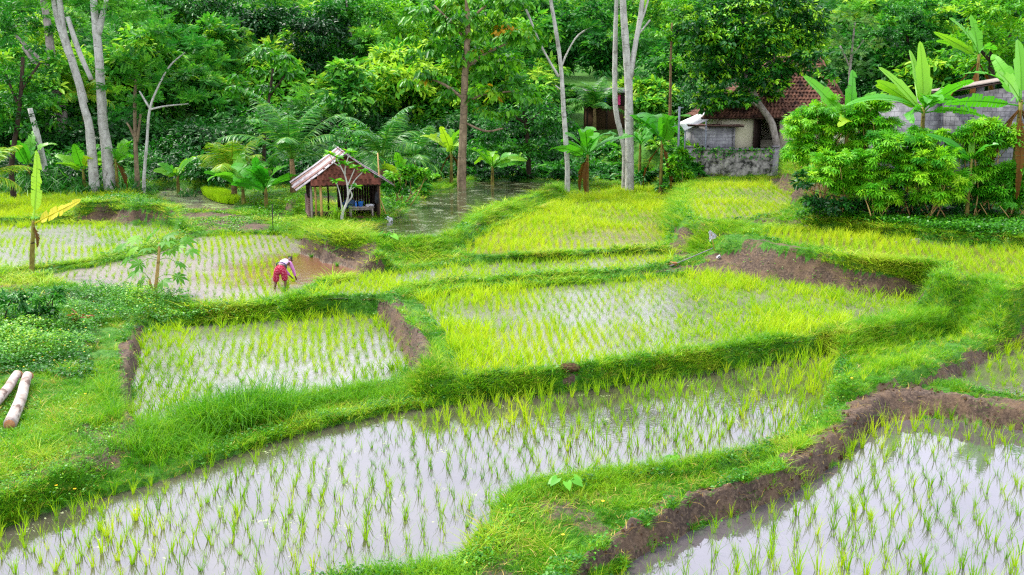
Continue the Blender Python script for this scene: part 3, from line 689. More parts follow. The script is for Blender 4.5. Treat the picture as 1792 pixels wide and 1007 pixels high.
def smooth_path(P, n=4):
    P = np.asarray(P, float); t = np.arange(len(P)); T = np.linspace(0, len(P)-1, (len(P)-1)*n+1)
    out = np.zeros((len(T), P.shape[1])); m = np.gradient(P, axis=0)
    for a, x in enumerate(T):
        i = min(int(x), len(P)-2); s = x-i; h = (2*s**3-3*s**2+1, s**3-2*s**2+s, -2*s**3+3*s**2, s**3-s**2)
        out[a] = h[0]*P[i]+h[1]*m[i]+h[2]*P[i+1]+h[3]*m[i+1]
    return out
def limb(g, pts, D, seg=9, dd=0, wob=.03, foot=None):
    """px polyline [(u, v, width px[, depth shift])] at distance D"""
    Q = []
    for q in pts:
        dx = q[3] if len(q) > 3 else 0; p = PX(q[0], q[1], D+dd+dx); Q.append((*p, q[2]*mpp(q[1], D)/2))
    if foot is not None:
        q = Q[0]; Q = [(q[0]+(q[0]-Q[1][0])*.1, q[1], foot, q[3]*1.15)]+Q
    Q = smooth_path(Q, 5); g.tube(Q[:, :3], np.maximum(Q[:, 3], .012), seg, RNG.random(), wob=wob)
KIND = {  # leaf template, leaf size m, leaves per clump, clumps per square metre of shell, colour, droop, flatness
 'dark': (LEAF6, .34, 34, 1.25, .45, .35, .6), 'mid': (LEAF6, .30, 34, 1.25, .5, .3, .6), 'lime': (LEAF6, .30, 32, 1.2, .55, .3, .6),
 'droop': (LEAF6, .46, 22, 1.0, .5, .9, .55), 'feather': (SPRAY, .55, 13, .95, .5, .1, .22), 'tips': (LEAF6, .34, 34, 1.6, .32, .45, .6),
 'cassava': (PALMATE, .245, 17, 2.2, .60, .25, .6), 'grey': (SPRAY, .5, 11, .8, .5, .25, .5)}
def tree(name, label, D, limbs, blobs, leaf='mid', bark='grey', group=None, cat='tree', dens=1., lsize=1., col=0., ground=None):
    u0, v0 = limbs[0][0][:2]; base = PX(u0, v0, D); base[2] = min(base[2], H1(base[0], base[1])+.0)
    t = thing(name, label, cat, base, 0, group)
    g = Geo()
    l0 = limbs[0]; q0 = l0[0]
    for L in limbs: limb(g, L, D, foot=base[2]-.25 if abs(L[0][1]-v0) < 9 and PX(u0, v0, D)[2] > base[2]-.2 else None)
    b = PX(q0[0], q0[1], D); gz = base[2]-.2            # root flare into the ground
    off(g, base).obj('trunk', BK[bark], t, True)
    tm, ls, per, dn, cc, dr, fl_ = KIND[leaf]; g = Geo()
    for bl in blobs:
        u, v, ru, rv = bl[:4]; dd = bl[4] if len(bl) > 4 else RNG.normal()*.6; s = mpp(v, D); c = PX(u, v, D+dd)
        r = np.array((ru*s, max(.9, .75*ru*s), rv*s)); area = 4*PI*(r.mean()**2)*.55
        fill(g, c, r, max(4, int(area*dn*dens)), per, ls*lsize, tm, cc+col+.08*RNG.normal(), .2, .3 if r.mean() > 1 else .42, dr, fl_)
        if leaf == 'tips':                              # flushes of young lime leaves at the twig ends
            fill(g, c, r*1.03, int(area*2.3), 11, ls*.8, tm, .93, .12, .16, .5, .6, .9)
    if blobs: off(g, base).obj('crown', LM[leaf], t)
    return t
FG = 'trees along the forest edge'
tree('tall_tree', 'tall pale tree with twin trunks forking from one base at the left of the forest', 64,
     [[(186,258,19),(180,215,17),(176,150,15.5),(172,90,14.5),(166,30,13),(162,-30,11),(160,-70,9)], [(160,262,16,-.5),(155,215,14,-.5),(146,185,12.5,-.4),(134,130,11),(116,85,10),(98,25,9),(90,-30,7)],
      [(148,180,13,.3),(130,120,13),(112,60,12),(104,0,10),(100,-40,8)], [(172,60,12),(180,25,10),(188,-10,8)], [(160,140,8),(138,90,9),(118,30,8)]],
     [(60,-10,80,32),(150,8,70,26),(230,22,60,24),(20,20,60,28),(110,-30,90,30)], 'feather', 'pale', FG, col=.15)
tree('grey_tree', 'grey leaning tree with a side branch behind the twin pale trunks', 80,
     [[(116,258,19),(108,200,18),(98,150,17),(90,100,15),(84,50,13),(76,0,11),(70,-40,8)], [(96,158,9),(70,125,8),(40,82,6)], [(90,120,7),(60,95,6),(20,55,5)]],
     [(80,-8,70,30),(20,45,45,28),(120,60,40,24),(0,60,40,40)], 'mid', 'grey', FG, col=.1, lsize=1.15)
tree('dead_tree', 'short pale bare trunk leaning at the far left of the forest edge', 66, [[(78,292,10),(66,240,10),(52,190,8)]], [], 'mid', 'pale', FG, 'dead tree')
tree('leafy_tree', 'dark leafy tree hanging into the picture at the upper left edge', 60, [[(20,290,9),(30,220,8),(36,170,7),(40,100,6)], [(34,190,5),(10,130,4)], [(36,160,5),(70,110,4)]],
     [(10,60,60,60),(40,150,55,48),(70,185,38,26),(5,200,40,50),(35,225,40,22)], 'mid', 'dark', FG, col=-.05)
tree('feathery_tree', 'slim tan stemmed tree with feathery leaves right of the twin trunks', 64, [[(240,316,9),(237,250,7),(236,180,6),(238,140,4)], [(239,250,5),(228,225,4),(222,215,3)], [(240,250,5),(246,200,4)]],
     [(236,118,42,26),(212,150,36,18),(262,150,34,18),(240,185,44,18),(222,205,34,14)], 'feather', 'taupe', FG, dens=1.4)
tree('white_barked_tree', 'thin white barked sapling with forked wavy branches', 63, [[(252,312,6),(257,250,5),(262,192,4.5),(278,150,3.5),(298,115,3),(324,92,2)], [(262,192,4),(290,186,3),(330,182,2)], [(262,190,4),(244,160,3)]],
     [(330,84,52,16),(375,110,32,14),(300,60,60,22),(340,176,40,14),(270,120,36,18)], 'feather', 'pale', FG, dens=1.3, col=.05)
tree('dark_trunked_tree', 'dark trunked tree with a high spreading green crown', 98, [[(314,275,9),(309,220,8),(303,165,7),(308,110,6),(312,50,5)], [(306,180,5),(330,140,4)], [(304,165,4),(286,140,4)]],
     [(270,40,70,44),(330,20,70,44),(350,80,50,36),(255,100,40,30),(305,140,52,32),(290,230,55,40),(250,240,40,36)], 'mid', 'dark', FG, col=-.02, lsize=1.3)
tree('mango_tree', 'big dark mango tree with dense glossy crown left of the hut', 100, [[(425,300,15),(422,240,14),(415,180,12),(420,110,10)], [(420,200,8),(450,150,7),(475,110,5)], [(418,190,8),(380,140,6)]],
     [(400,45,72,50),(455,90,66,48),(380,120,56,46),(430,165,62,44),(350,170,42,36),(490,50,50,44),(395,205,60,30),(330,215,40,34),(480,190,44,34)], 'dark', 'dark', FG, dens=1.15, lsize=1.3)
tree('drooping_tree', 'tree with long pale drooping leaves in front of the mango tree', 61, [[(462,300,7),(463,240,6),(470,180,5),(478,120,4)], [(466,200,3),(440,160,3)], [(472,170,3),(500,130,3)]],
     [(452,98,34,20),(486,112,30,22),(440,136,30,20),(500,138,28,20),(462,168,34,20),(412,158,28,16)], 'droop', 'dark', FG, col=-.2, dens=.9)
tree('slender_tree', 'slender pale stemmed tree of fine leaves behind the hut', 94, [[(630,260,8),(630,200,7),(628,160,6),(622,110,5),(612,50,4),(606,0,3)], [(629,155,4),(640,110,4),(648,40,3)], [(626,140,3),(608,120,3)]],
     [(600,30,46,42),(650,30,38,40),(585,90,46,36),(640,95,40,34),(600,145,40,28),(660,145,36,30),(560,40,36,40)], 'mid', 'grey', FG, col=.08, lsize=1.3)
tree('dark_tree', 'dark dense tree standing deep behind the hut roof', 92, [[(560,290,11),(560,220,10),(556,150,8)], [(558,200,6),(530,150,5)], [(558,190,6),(590,140,5)]],
     [(540,120,56,60),(590,180,62,46),(640,190,52,46),(520,190,50,44),(690,190,50,56),(560,60,60,40),(700,130,44,40)], 'dark', 'dark', FG, dens=1.1, col=-.08, lsize=1.25)
tree('bright_tree', 'bright green tree rising between the slender tree and the tall leafy one', 102, [[(690,285,10),(690,200,8),(688,120,6),(690,60,5)], [(690,130,4),(670,80,4)]],
     [(690,40,44,44),(720,80,40,40),(668,85,36,36),(690,120,40,30)], 'lime', 'grey', FG, col=-.05, lsize=1.3)
tree('broad_leaved_tree', 'tall brown trunked tree with big drooping yellow green leaves in the middle', 62,
     [[(808,306,16),(810,250,14),(812,190,13),(814,130,12),(818,70,11),(818,10,9),(816,-40,6)], [(813,175,6),(780,150,5),(745,135,3)], [(814,120,7),(850,95,5),(900,70,3)], [(812,180,5),(850,165,4),(900,160,3)], [(816,70,6),(790,40,5),(760,10,3)], [(813,215,4),(850,230,4),(880,225,3)], [(817,40,6),(850,10,4)]],
     [(758,88,46,36),(800,50,50,40),(740,30,40,34),(860,60,50,36),(830,110,52,36),(775,135,40,26),(880,120,48,34),(920,70,44,36),(905,165,46,26),(850,165,44,26),(740,135,36,20),(815,10,60,26),(890,10,50,30),(870,200,40,22),(792,165,34,18)], 'droop', 'taupe', FG, dens=1.05)
tree('shade_tree', 'dark spreading understorey tree right of the brown trunk', 68, [[(925,290,9),(922,230,8),(915,180,7)], [(920,220,5),(950,195,4)], [(918,215,5),(885,195,4)]],
     [(880,235,50,30),(930,205,56,34),(960,235,46,32),(900,265,52,26),(950,270,40,24),(985,215,30,30),(850,262,36,26)], 'mid', 'dark', FG, col=-.1, dens=1.1)
tree('pale_slim_tree', 'slim pale trunk with a long forked bare branch leaning left', 63, [[(993,291,9),(990,240,9),(986,185,8),(982,120,7),(974,60,7),(964,0,6),(960,-50,4)], [(978,135,5),(962,108,4),(942,70,4),(922,20,4),(900,-15,3)], [(982,118,4),(994,90,3),(1012,62,3),(1040,45,2)], [(985,160,3),(972,150,2)]],
     [(950,-26,60,22),(1000,-34,50,22),(1030,46,26,8),(918,-10,36,16)], 'feather', 'pale', FG)
tree('pale_leaning_tree', 'pale slim trunk curving beside the thick forked trunk', 66, [[(1093,272,9),(1088,240,9),(1078,195,9),(1076,140,9),(1077,60,8),(1079,0,7),(1080,-50,5)]], [(1070,-44,44,20)], 'feather', 'pale', FG)
tree('pale_forked_tree', 'thick pale trunk forking into two tall stems left of the house', 65, [[(1102,286,15),(1101,220,15),(1100,150,14),(1096,90,13),(1091,20,12),(1088,-50,9)], [(1103,140,9),(1110,90,9),(1119,40,9),(1124,0,8),(1128,-50,6)], [(1118,50,4),(1130,15,4),(1140,-20,3)], [(1116,62,3),(1138,35,3)]],
     [(1100,-46,70,22),(1150,-30,44,20)], 'feather', 'pale', FG)
tree('thin_tree', 'thin brown stemmed tree with a small lime crown left of the dark house tree', 72, [[(1172,240,6),(1173,170,5),(1174,100,4),(1176,40,3)]], [(1180,22,34,34),(1196,70,28,30),(1165,60,26,20),(1178,110,24,18)], 'lime', 'brown', FG, col=-.05)
tree('house_tree', 'large dark crowned tree with lime leaf tips in front of the house', 64.75,
     [[(1362,268,13),(1356,238,12),(1350,215,12),(1338,196,11),(1326,178,11),(1310,140,11),(1300,80,10),(1300,30,8)], [(1336,194,8),(1325,185,6),(1310,178,4)], [(1318,150,7),(1345,110,6),(1370,80,4)], [(1310,135,6),(1270,110,5),(1240,90,4)], [(1300,60,6),(1330,30,5),(1370,10,3)]],
     [(1262,180,32,18,-1.5),(1300,178,24,14,-1.5),(1345,150,34,20,-1.5),(1235,190,18,12,-1),(1262,40,62,46),(1330,20,66,44),(1395,30,52,46),(1245,95,54,42),(1310,80,62,44),(1375,85,56,42),(1232,140,36,36),(1285,135,50,40),(1340,130,50,38),(1240,175,26,22),(1275,178,30,24),(1325,165,36,24),(1395,118,34,26),(1418,105,26,24,-2),(1440,140,20,22,-3),(1220,70,34,40),(1430,60,24,34)], 'tips', 'grey', None, dens=1.0, lsize=1.1)
tree('dry_tree', 'thin grey green tree with dry branches behind the house roof', 84, [[(1488,190,6),(1487,130,5),(1492,80,4),(1496,40,3)], [(1488,120,3),(1470,80,3)], [(1490,100,3),(1512,70,2)]],
     [(1490,45,42,34),(1470,80,34,28),(1510,90,34,30),(1488,120,40,26)], 'grey', 'grey', FG)
tree('rounded_tree', 'rounded deep green tree on the hill above the banana plants', 88, [[(1590,180,8),(1590,120,7),(1588,60,5)], [(1590,110,4),(1570,80,3)]], [(1585,30,44,30),(1560,70,36,34),(1610,70,36,34),(1590,100,44,26)], 'mid', 'dark', FG, col=-.1)
tree('yellow_green_tree', 'dense yellow green tree filling the upper right corner', 72, [[(1735,170,12),(1735,110,10),(1740,60,8)], [(1735,110,6),(1700,70,5)], [(1736,100,6),(1770,60,5)]],
     [(1720,20,56,40),(1780,20,56,46),(1700,75,44,36),(1755,80,52,40),(1720,115,44,26),(1785,115,36,30)], 'lime', 'dark', FG, col=-.05, dens=1.1, lsize=1.15)
tree('hut_tree', 'small round leafed tree rising right behind the hut roof', 50, [[(606,330,6),(606,280,5),(605,250,4)]], [(604,236,24,20),(596,256,22,14),(616,254,18,14)], 'mid', 'dark', None, dens=1.6, lsize=.75, col=.1)

# the far wooded hill reads as one mass
fg = Geo(); rows = [(172,-96,96,6.), (205,-112,112,7.5), (84,-44,44,4.4),(90,-50,50,3.6),(99,-56,56,3.6),(110,-62,62,3.8),(123,-70,70,4.2),(140,-80,80,4.8)]
for D, x0, x1, st in rows:
    x = x0
    while x < x1:
        X = x+RNG.normal()*1.2; Y = D+RNG.normal()*3; x += st*(.7+.5*RNG.random())
        u, _ = project(X, Y, 5)
        gap = 960 < u < 1190 and D < 104
        if 990 < u < 1135 and D < 97: continue
        hz = H1(X, Y); w = st*(.55+.35*RNG.random()); h = (3.2+3.2*RNG.random())*(1 if D > 88 else .9)
        if gap: h *= .35; w *= .6
        if u > 1180 and D < 95 and u < 1520: continue
        c0 = np.clip(.42+.22*RNG.normal(), .08, .85)
        for j in range(3):
            c = np.array((X+RNG.normal()*w*.4, Y+RNG.normal()*w*.3, hz+h*(.55+.35*j)+.4)); r = np.array((w, w, h*.42))*(.75+.4*RNG.random())*(1-.12*j)
            fill(fg, c, r, int(16+r.mean()*7), 20, .62, SPRAY if RNG.random() < .35 else LEAF6, c0+.06*j, .2, .34, .35, .55)
        if RNG.random() < .3: fg.tube([(X, Y, hz-.3), (X+RNG.normal()*.3, Y, hz+h*.9)], [.14, .07], 5, 0.02)
tag(fg.obj('forest', LM['far']), 'dense mixed green forest covering the hillside behind everything', 'forest', kind='stuff')

# shrubs and ferns along the foot of the forest
ug = Geo()
def under(n, u0, u1, d0, d1, r0, r1, col, cv=.2):
    for _ in range(n):
        D = d0+(d1-d0)*RNG.random(); u = u0+(u1-u0)*RNG.random(); X = PX(u, 280, D)[0]; z = H1(X, D); r = r0+(r1-r0)*RNG.random()
        fill(ug, (X, D, z+r*.45), (r, r, r*.75), int(8+9*r*r), 22, .3+.12*RNG.random(), SPRAY if RNG.random() < .25 else LEAF6, col+cv*RNG.normal(), .18, .4, .4, .6, .5)
under(95, -120, 560, 65.5, 78, .7, 1.9, .22); under(60, 640, 1000, 72, 82, .8, 2.0, .18); under(70, 960, 1200, 68.5, 82, .35, .95, .5); under(40, 660, 990, 67.5, 73, .3, .9, .4); under(34, -150, 520, 78, 88, 1.5, 3.2, .15); under(30, 560, 980, 80, 88, 1.5, 3., .12)
under(20, 1175, 1215, 62, 66, .4, .8, .7); under(12, 690, 760, 55, 66, .3, .8, .45)
under(26, 1180, 1960, 80, 96, 1.6, 3., .3)
tag(ug.obj('undergrowth', LM['mid']), 'dark tangled shrubs and ferns filling the foot of the forest', 'undergrowth', kind='stuff')
# long reedy grass at the left forest edge
rg = Geo(); REED = leafmat('reed blade', [(0, '#164d18'), (.6, '#2f7d28'), (1, '#6fa83a')], .4, .45, .3)
RT = [blade_tmpl(9, 1., .035, 26, .12, 70, 200+i, 4) for i in range(3)]
n = 520; uu = np.r_[RNG.uniform(-150, 235, 330), RNG.uniform(235, 540, 110), RNG.uniform(690, 960, 80)]; DD = RNG.uniform(62.5, 68, n); DD[440:] += 6
XX = np.array([PX(u, 290, d)[0] for u, d in zip(uu, DD)]); hh_ = height(XX, DD); ht = np.where(np.arange(n) < 330, 1.9, 1.1)*(.5+.7*RNG.random(n))
for q in range(3): rg.inst(RT[q], yaw(len(ht[q::3]), ht[q::3]*1.3, ht[q::3], .1), np.stack([XX, DD, hh_-.05], 1)[q::3], np.clip(.4+.25*RNG.normal(size=len(ht[q::3])), 0, 1))
tag(rg.obj('reeds', REED), 'tall dark reedy grass lining the forest edge behind the far paddies', 'reeds', kind='stuff')

# ------------------------------------------------------------------ banana plants, each leaf a part
BAN = leafmat('banana leaf', [(0, '#2f8a22'), (.45, '#58a824'), (.8, '#92c42e'), (.93, '#c2cc30'), (1, '#d6b52a')], .45, .4, .4)
DRY = leafmat('dry banana leaf', [(0, '#5a3a1c'), (.6, '#8a6234'), (1, '#b58c55')], .25, .7, .1)
PSEUDO = barkmat('banana stem', '#3a3018', '#72682c', '#8b963e')
BSC = [1.22, 1.55]
def ban_leaf(L, w, el, arch, torn, seed, twist=0):
    """a leaf in its own frame: grows along +X from its stalk at the origin"""
    r = np.random.default_rng(seed); n = 22; V = []; Q = []; T = []
    L *= BSC[0]; w *= BSC[1]
    ang = el; p = np.array((0., 0, 0)); pts = []; st = L/n
    for i in range(n+1):
        pts.append((p.copy(), ang)); p = p+st*np.array((math.cos(ang), 0, math.sin(ang))); ang -= arch/n*(.4+1.2*i/n)
    sta = 3
    fold = .22
    for sd in (-1, 1):
        cut = 0.; 
        for i in range(sta, n):
            s0, s1 = (i-sta)/(n-sta), (i+1-sta)/(n-sta)
            prof = lambda s: w*.5*min(1, (s/.12)**.6 if s > 0 else 0)*(max(0, 1-s)**.42 if s > .55 else .715+.285*s/.55 if s > 0 else .0)
            if torn and r.random() < torn: cut = r.uniform(-.5, .55)
            (a, an0), (b, an1) = pts[i], pts[i+1]; o = len(V)
            n0 = np.array((-math.sin(an0), 0, math.cos(an0))); n1 = np.array((-math.sin(an1), 0, math.cos(an1)))
            q = math.cos(fold+cut)*np.array((0, sd, 0)); lift = math.sin(.25-cut*.9)
            gap = .86 if torn and r.random() < torn*1.6 else 1
            V += [a, b, b*(gap)+a*(1-gap)+prof(s1)*(q+n1*lift*.6), a+prof(s0)*(q+n0*lift*.6)]
            T += [s0, s1, s1, s0]; Q.append((o, o+1, o+2, o+3) if sd < 0 else (o, o+3, o+2, o+1))
    g = Geo(); r0 = r.random()*.0
    g.add(np.array(V), Q, None, 0, np.array(T)); P = np.array([q[0] for q in pts]); g.tube(P[:n], np.linspace(.035, .008, n), 5, 0)
    return g
def banana(name, label, base, h, leaves, sw=.09, group='banana plants', lean=(0, 0), seed=0, dry=0):
    """leaves: (azimuth deg, elevation deg, length, width, arch, torn, colour 0-1)"""
    t = thing(name, label, 'banana plant', base, 0, group)
    g = Geo(); top = np.array((lean[0], lean[1], h)); pth = [np.array((0, 0, -.1)), top*.35, top*.7, top]
    g.tube(smooth_path(pth, 4), np.linspace(sw, sw*.55, 13), 9, .5, wob=.05); g.obj('stem', PSEUDO, t, True)
    for i, (az, el, L, w, ar, tn, cc) in enumerate(leaves):
        lg = ban_leaf(L, w, math.radians(el), math.radians(ar), tn, seed*50+i); lg.R = [np.full(len(q), cc) for q in lg.R]
        o = lg.obj('leaf', DRY if cc < 0 else BAN, t); o.location = tuple(top-np.array((0, 0, .12*(i % 3)))); o.rotation_euler = (math.radians(random.choice((-1, 1))*random.uniform(20, 62)*abs(math.cos(math.radians(az)))+random.uniform(-12, 12)), 0, math.radians(az))
    for i in range(dry):
        lg = ban_leaf(h*.75, .3, math.radians(-50), math.radians(55), .7, seed*50+30+i); o = lg.obj('dry_leaf', DRY, t); o.location = tuple(top*.93); o.rotation_euler = (0, 0, math.radians(i*137+seed*40)); lg = None
    return t
def rosette(n, L, w, seed, el=(35, 80), ar=(35, 115), torn=.35, c=(.3, .8), az0=None):
    r = np.random.default_rng(seed)
    return [((az0 if az0 is not None else 0)+i*360/n*1.0+r.uniform(-25, 25), r.uniform(*el), L*r.uniform(.75, 1.1), w*r.uniform(.85, 1.1), r.uniform(*ar), torn, r.uniform(*c)) for i in range(n)]
def gp(u, v, D):
    p = PX(u, v, D); p[2] = H1(p[0], p[1]); return p
def bpx(u, v, D, vt, f=.8):                # a base on the ground below (u, v) and the height that brings its top to row vt
    p = gp(u, v, D); return p, max(.35, (PX(u, vt, D)[2]-p[2])*f)
for nm, lab, u, v, D, vt, n, L, w, sd, kw in [
  ('banana_plant', 'upright banana plant with one tall leaf left of the brown trunk', 790, 312, 64, 250, 6, 1.9, .55, 1, dict(el=(45, 85), c=(.4, .85))),
  ('banana_plant', 'tattered low banana plant right of the brown trunk', 862, 305, 65, 283, 8, 2.1, .5, 2, dict(torn=.45, el=(30, 75))),
  ('banana_plant', 'wide banana plant with a big upright leaf before the pale forked trunk', 1028, 292, 63, 252, 8, 2.7, .72, 3, dict(c=(.1, .5), el=(25, 80))),
  ('banana_plant', 'tall banana plant with broad dark leaves beside the metal pole', 1157, 292, 63, 222, 8, 2.5, .8, 4, dict(c=(.05, .4), el=(40, 85))),
  ('banana_plant', 'small dry leaved banana plant beside the slim tan stem', 205, 318, 64, 262, 6, 1.6, .5, 5, dict(torn=.3)),
  ('banana_plant', 'low banana plant with one yellow upright leaf at the forest edge', 147, 318, 64, 285, 8, 1.7, .5, 6, dict(c=(.3, .95))),
  ('banana_plant', 'low green banana plant under the dark trunked tree', 311, 314, 65, 296, 7, 1.5, .42, 7, dict(c=(.35, .8))),
  ('banana_plant', 'banana plant behind the pale slim trunks with hanging leaves', 1120, 280, 70, 232, 6, 1.8, .5, 8, dict(torn=.4, c=(.1, .5))),
  ('banana_plant', 'upright banana plant near the short dead trunk', 52, 318, 65, 280, 6, 2.2, .5, 9, dict(el=(60, 88), c=(.2, .6))),
  ('banana_plant', 'broad dark banana leaf clump left of the hut', 425, 330, 58, 318, 9, 2.2, .6, 10, dict(c=(.1, .6), el=(35, 85))),
  ('banana_plant', 'lush banana leaf clump just behind the hut corner', 465, 335, 56, 318, 9, 2.2, .6, 11, dict(c=(.05, .5), el=(30, 80))),
  ('banana_plant', 'small banana plant right behind the hut', 700, 318, 58, 290, 5, 1.4, .4, 12, dict(c=(.4, .9))),
]:
    b, h = bpx(u, v, D, vt); banana(nm, lab, b, h, rosette(n, L, w, sd, **kw), sw=.13, seed=sd, dry=2 if sd in (1, 3, 4, 5) else 0)
# the three big ones by the block building
BSC[:] = [1.08, 1.35]
b, h = bpx(1612, 300, 42, 188, 1)
banana('banana_plant', 'large bright banana plant spreading many upright leaves before the block wall', b, h,
  [(95,78,2.6,.5,8,0,.75),(120,72,2.5,.5,12,0,.7),(150,62,2.7,.5,18,0,.7),(170,50,2.2,.5,25,.1,.8),(200,70,2.2,.55,20,0,.72),(75,66,2.4,.5,15,0,.65),(40,60,2.5,.5,20,0,.6),(15,42,2.3,.55,35,.1,.5),(-30,55,2.2,.6,40,.1,.45),
   (-60,30,2.2,.6,95,.3,.25),(185,25,3.3,.5,60,.1,.35),(230,20,2.2,.5,95,.4,.3),(-90,40,2.,.6,90,.2,.4),(-110,45,1.8,.55,100,.3,.3),(340,15,2.6,.45,70,.5,.45),(60,25,2.,.4,70,.3,.98)], .13, 'banana plants', (-.1, 0), 21)
b, h = bpx(1478, 300, 43, 215, 1)
banana('banana_plant', 'banana plant with a split upright leaf between the house and the cassava', b, h, [(140,68,2.7,.6,20,.15,.5),(105,78,2.4,.6,20,.1,.35),(60,60,2.2,.6,35,.3,.5),(30,45,2.,.55,60,.4,.6),(-20,50,1.8,.6,80,.2,.55),(-70,40,1.6,.55,90,.2,.7),(195,28,2.1,.4,70,.3,.5),(-120,30,1.8,.5,85,.3,.85)], .13, 'banana plants', (0, 0), 22, 1)
b, h = bpx(1772, 330, 40, 175, 1)
banana('banana_plant', 'tall banana plant at the right edge with brown dead leaves hanging down', b, h, [(110,75,2.4,.75,15,.0,.55),(160,68,2.,.7,25,.1,.6),(185,22,3.,.45,55,.75,.35),(70,70,2.3,.6,30,.2,.5),(20,60,2.3,.6,50,.3,.4),(-40,45,2.2,.6,80,.3,.4),(172,50,2.6,.3,75,.6,.45)], .15, 'banana plants', (0, 0), 23, 6)
b, h = bpx(1700, 250, 52, 95, 1)
banana('banana_plant', 'ragged tall banana plant leaning above the block building roof', b, h, [(150,70,2.4,.5,40,.4,.5),(175,55,2.2,.45,60,.5,.55),(100,80,2.2,.5,20,.2,.5),(40,30,2.4,.45,60,.5,.4),(200,60,2.4,.45,20,.1,.7)], .13, 'banana plants', (0, 0), 24, 3)
b, h = bpx(1690, 395, 39.5, 278, 1)
banana('banana_plant', 'young banana shoot with bluish leaves among the cassava bushes', b, h, [(150,55,2.,.32,45,.1,.1),(205,30,1.,.3,40,0,.2),(60,75,1.6,.2,10,0,.6),(-40,55,1.2,.3,60,.1,.2)], .09, 'banana plants', (0, 0), 25)
BSC[:] = [1.2, 1.5]
# the small one standing in the left paddy corner, two leaves left
p = on_ground(55, 478, .5)
banana('banana_plant', 'small battered banana plant with two torn yellow leaves in the left paddy', p, 1.95+.0, [(158,74,2.5,.42,10,.35,.82),(18,42,2.0,.40,2,.35,.97),(-30,-40,.75,.16,50,.5,-1),(100,30,.4,.2,60,.3,.5)], .10, 'banana plants', (.25, 0), 26, 0)

# ------------------------------------------------------------------ palms
FROND = {'green': leafmat('palm leaflet', [(0, '#1d5a20'), (.6, '#3d8632'), (1, '#7fae4a')], .35, .4, .4), 'yellow': leafmat('yellowed palm leaflet', [(0, '#4f8f24'), (.6, '#8ab32e'), (1, '#c5c04a')], .4, .45, .3)}
def frond(L, el, arch, nl, ll, seed):
    r = np.random.default_rng(seed); g = Geo(); n = 16; ang = el; p = np.zeros(3); P = []; A = []
    for i in range(n+1):
        P.append(p.copy()); A.append(ang); p = p+L/n*np.array((math.cos(ang), 0, math.sin(ang))); ang -= arch/n*(.3+1.4*i/n)
    P = np.array(P); g.tube(P, np.linspace(.045, .008, n+1), 5, .9)
    s = np.repeat(np.linspace(.14, 1, nl), 2); sd = np.tile((-1., 1.), nl); X = np.stack([np.interp(s*n, np.arange(n+1), P[:, c]) for c in range(3)], 1)
    an = np.interp(s*n, np.arange(n+1), A); fw = np.stack([np.cos(an), 0*an, np.sin(an)], 1); up = np.stack([-np.sin(an), 0*an, np.cos(an)], 1)
    ax = fw*.55+np.stack([0*s, sd, 0*s], 1)*.85+up*.15+r.normal(size=(len(s), 3))*.07; ax[:, 2] -= .25+.2*r.random(len(s))
    ln = ll*(np.sin(PI*np.clip(s*.9+.08, 0, 1))**.6)*(.85+.3*r.random(len(s)))
    g.inst(PLEAF, frames(ax, up+.2*r.normal(size=up.shape), ln, np.full(len(s), .052)), X, np.clip(.45+.25*r.normal(size=len(s)), 0, 1)); return g
PLEAF = (np.array([(-.5, 0, 0), (.5, 0, 0), (.6, .5, -.05), (-.6, .5, -.05), (.1, 1, -.28), (-.1, 1, -.28)]), np.array([(0, 1, 2, 3), (3, 2, 4, 5)]), np.array([0, 0, .5, .5, 1, 1]))
def palm(label, base, h, L, n, seed, mat='green', el=(20, 85), nl=46, ll=.85, azs=None):
    t = thing('palm_tree', label, 'palm tree', base, 0, 'coconut palms'); r = np.random.default_rng(seed)
    g = Geo(); g.tube([(0, 0, -.2), (.05, 0, h*.5), (0, 0, h)], [.2, .17, .13], 9, wob=.05); g.obj('trunk', BK['brown'], t, True)
    for i in range(n):
        az = azs[i] if azs else i*137.5+r.uniform(-15, 15); e = math.radians(el[0]+(el[1]-el[0])*((i+.5)/n)**.85+r.uniform(-6, 6))
        o = frond(L*r.uniform(.8, 1.08), e, math.radians(r.uniform(55, 95)), nl, ll, seed*40+i).obj('frond', FROND[mat], t); o.location = (0, 0, h); o.rotation_euler = (r.uniform(-.2, .2), 0, math.radians(az))
    return t
for lab, u, v, D, vt, L, n, sd, mat, el in [
  ('tall young coconut palm with long arching fronds left of the hut', 512, 320, 57, 262, 4.6, 15, 31, 'green', (15, 88)),
  ('small yellowish palm leaning over the broad banana leaves', 408, 320, 60, 290, 2.9, 11, 32, 'yellow', (20, 80)),
  ('dark low palm with drooping fronds right behind the hut', 668, 305, 60, 262, 3.9, 14, 33, 'green', (0, 85)),
  ('second dark palm nearer the brown trunk', 725, 305, 66, 272, 3.3, 12, 34, 'green', (0, 80)),
  ('pale far palm seen between the slim trunks', 1040, 215, 92, 180, 3.4, 13, 35, 'green', (10, 88)),
  ('yellowed far palm right of the forked pale trunk', 1140, 240, 88, 178, 3., 11, 36, 'yellow', (-10, 60)),
  ('palm hanging one light green frond into the left edge', -35, 330, 55, 300, 3., 12, 37, 'yellow', (5, 80)),
  ('thin palm showing yellow fronds behind the twin pale trunks', 150, 250, 80, 140, 3., 11, 38, 'yellow', (0, 80)),
]:
    b, h = bpx(u, v, D, vt); palm(lab, b, h, L, n, sd, mat, el)

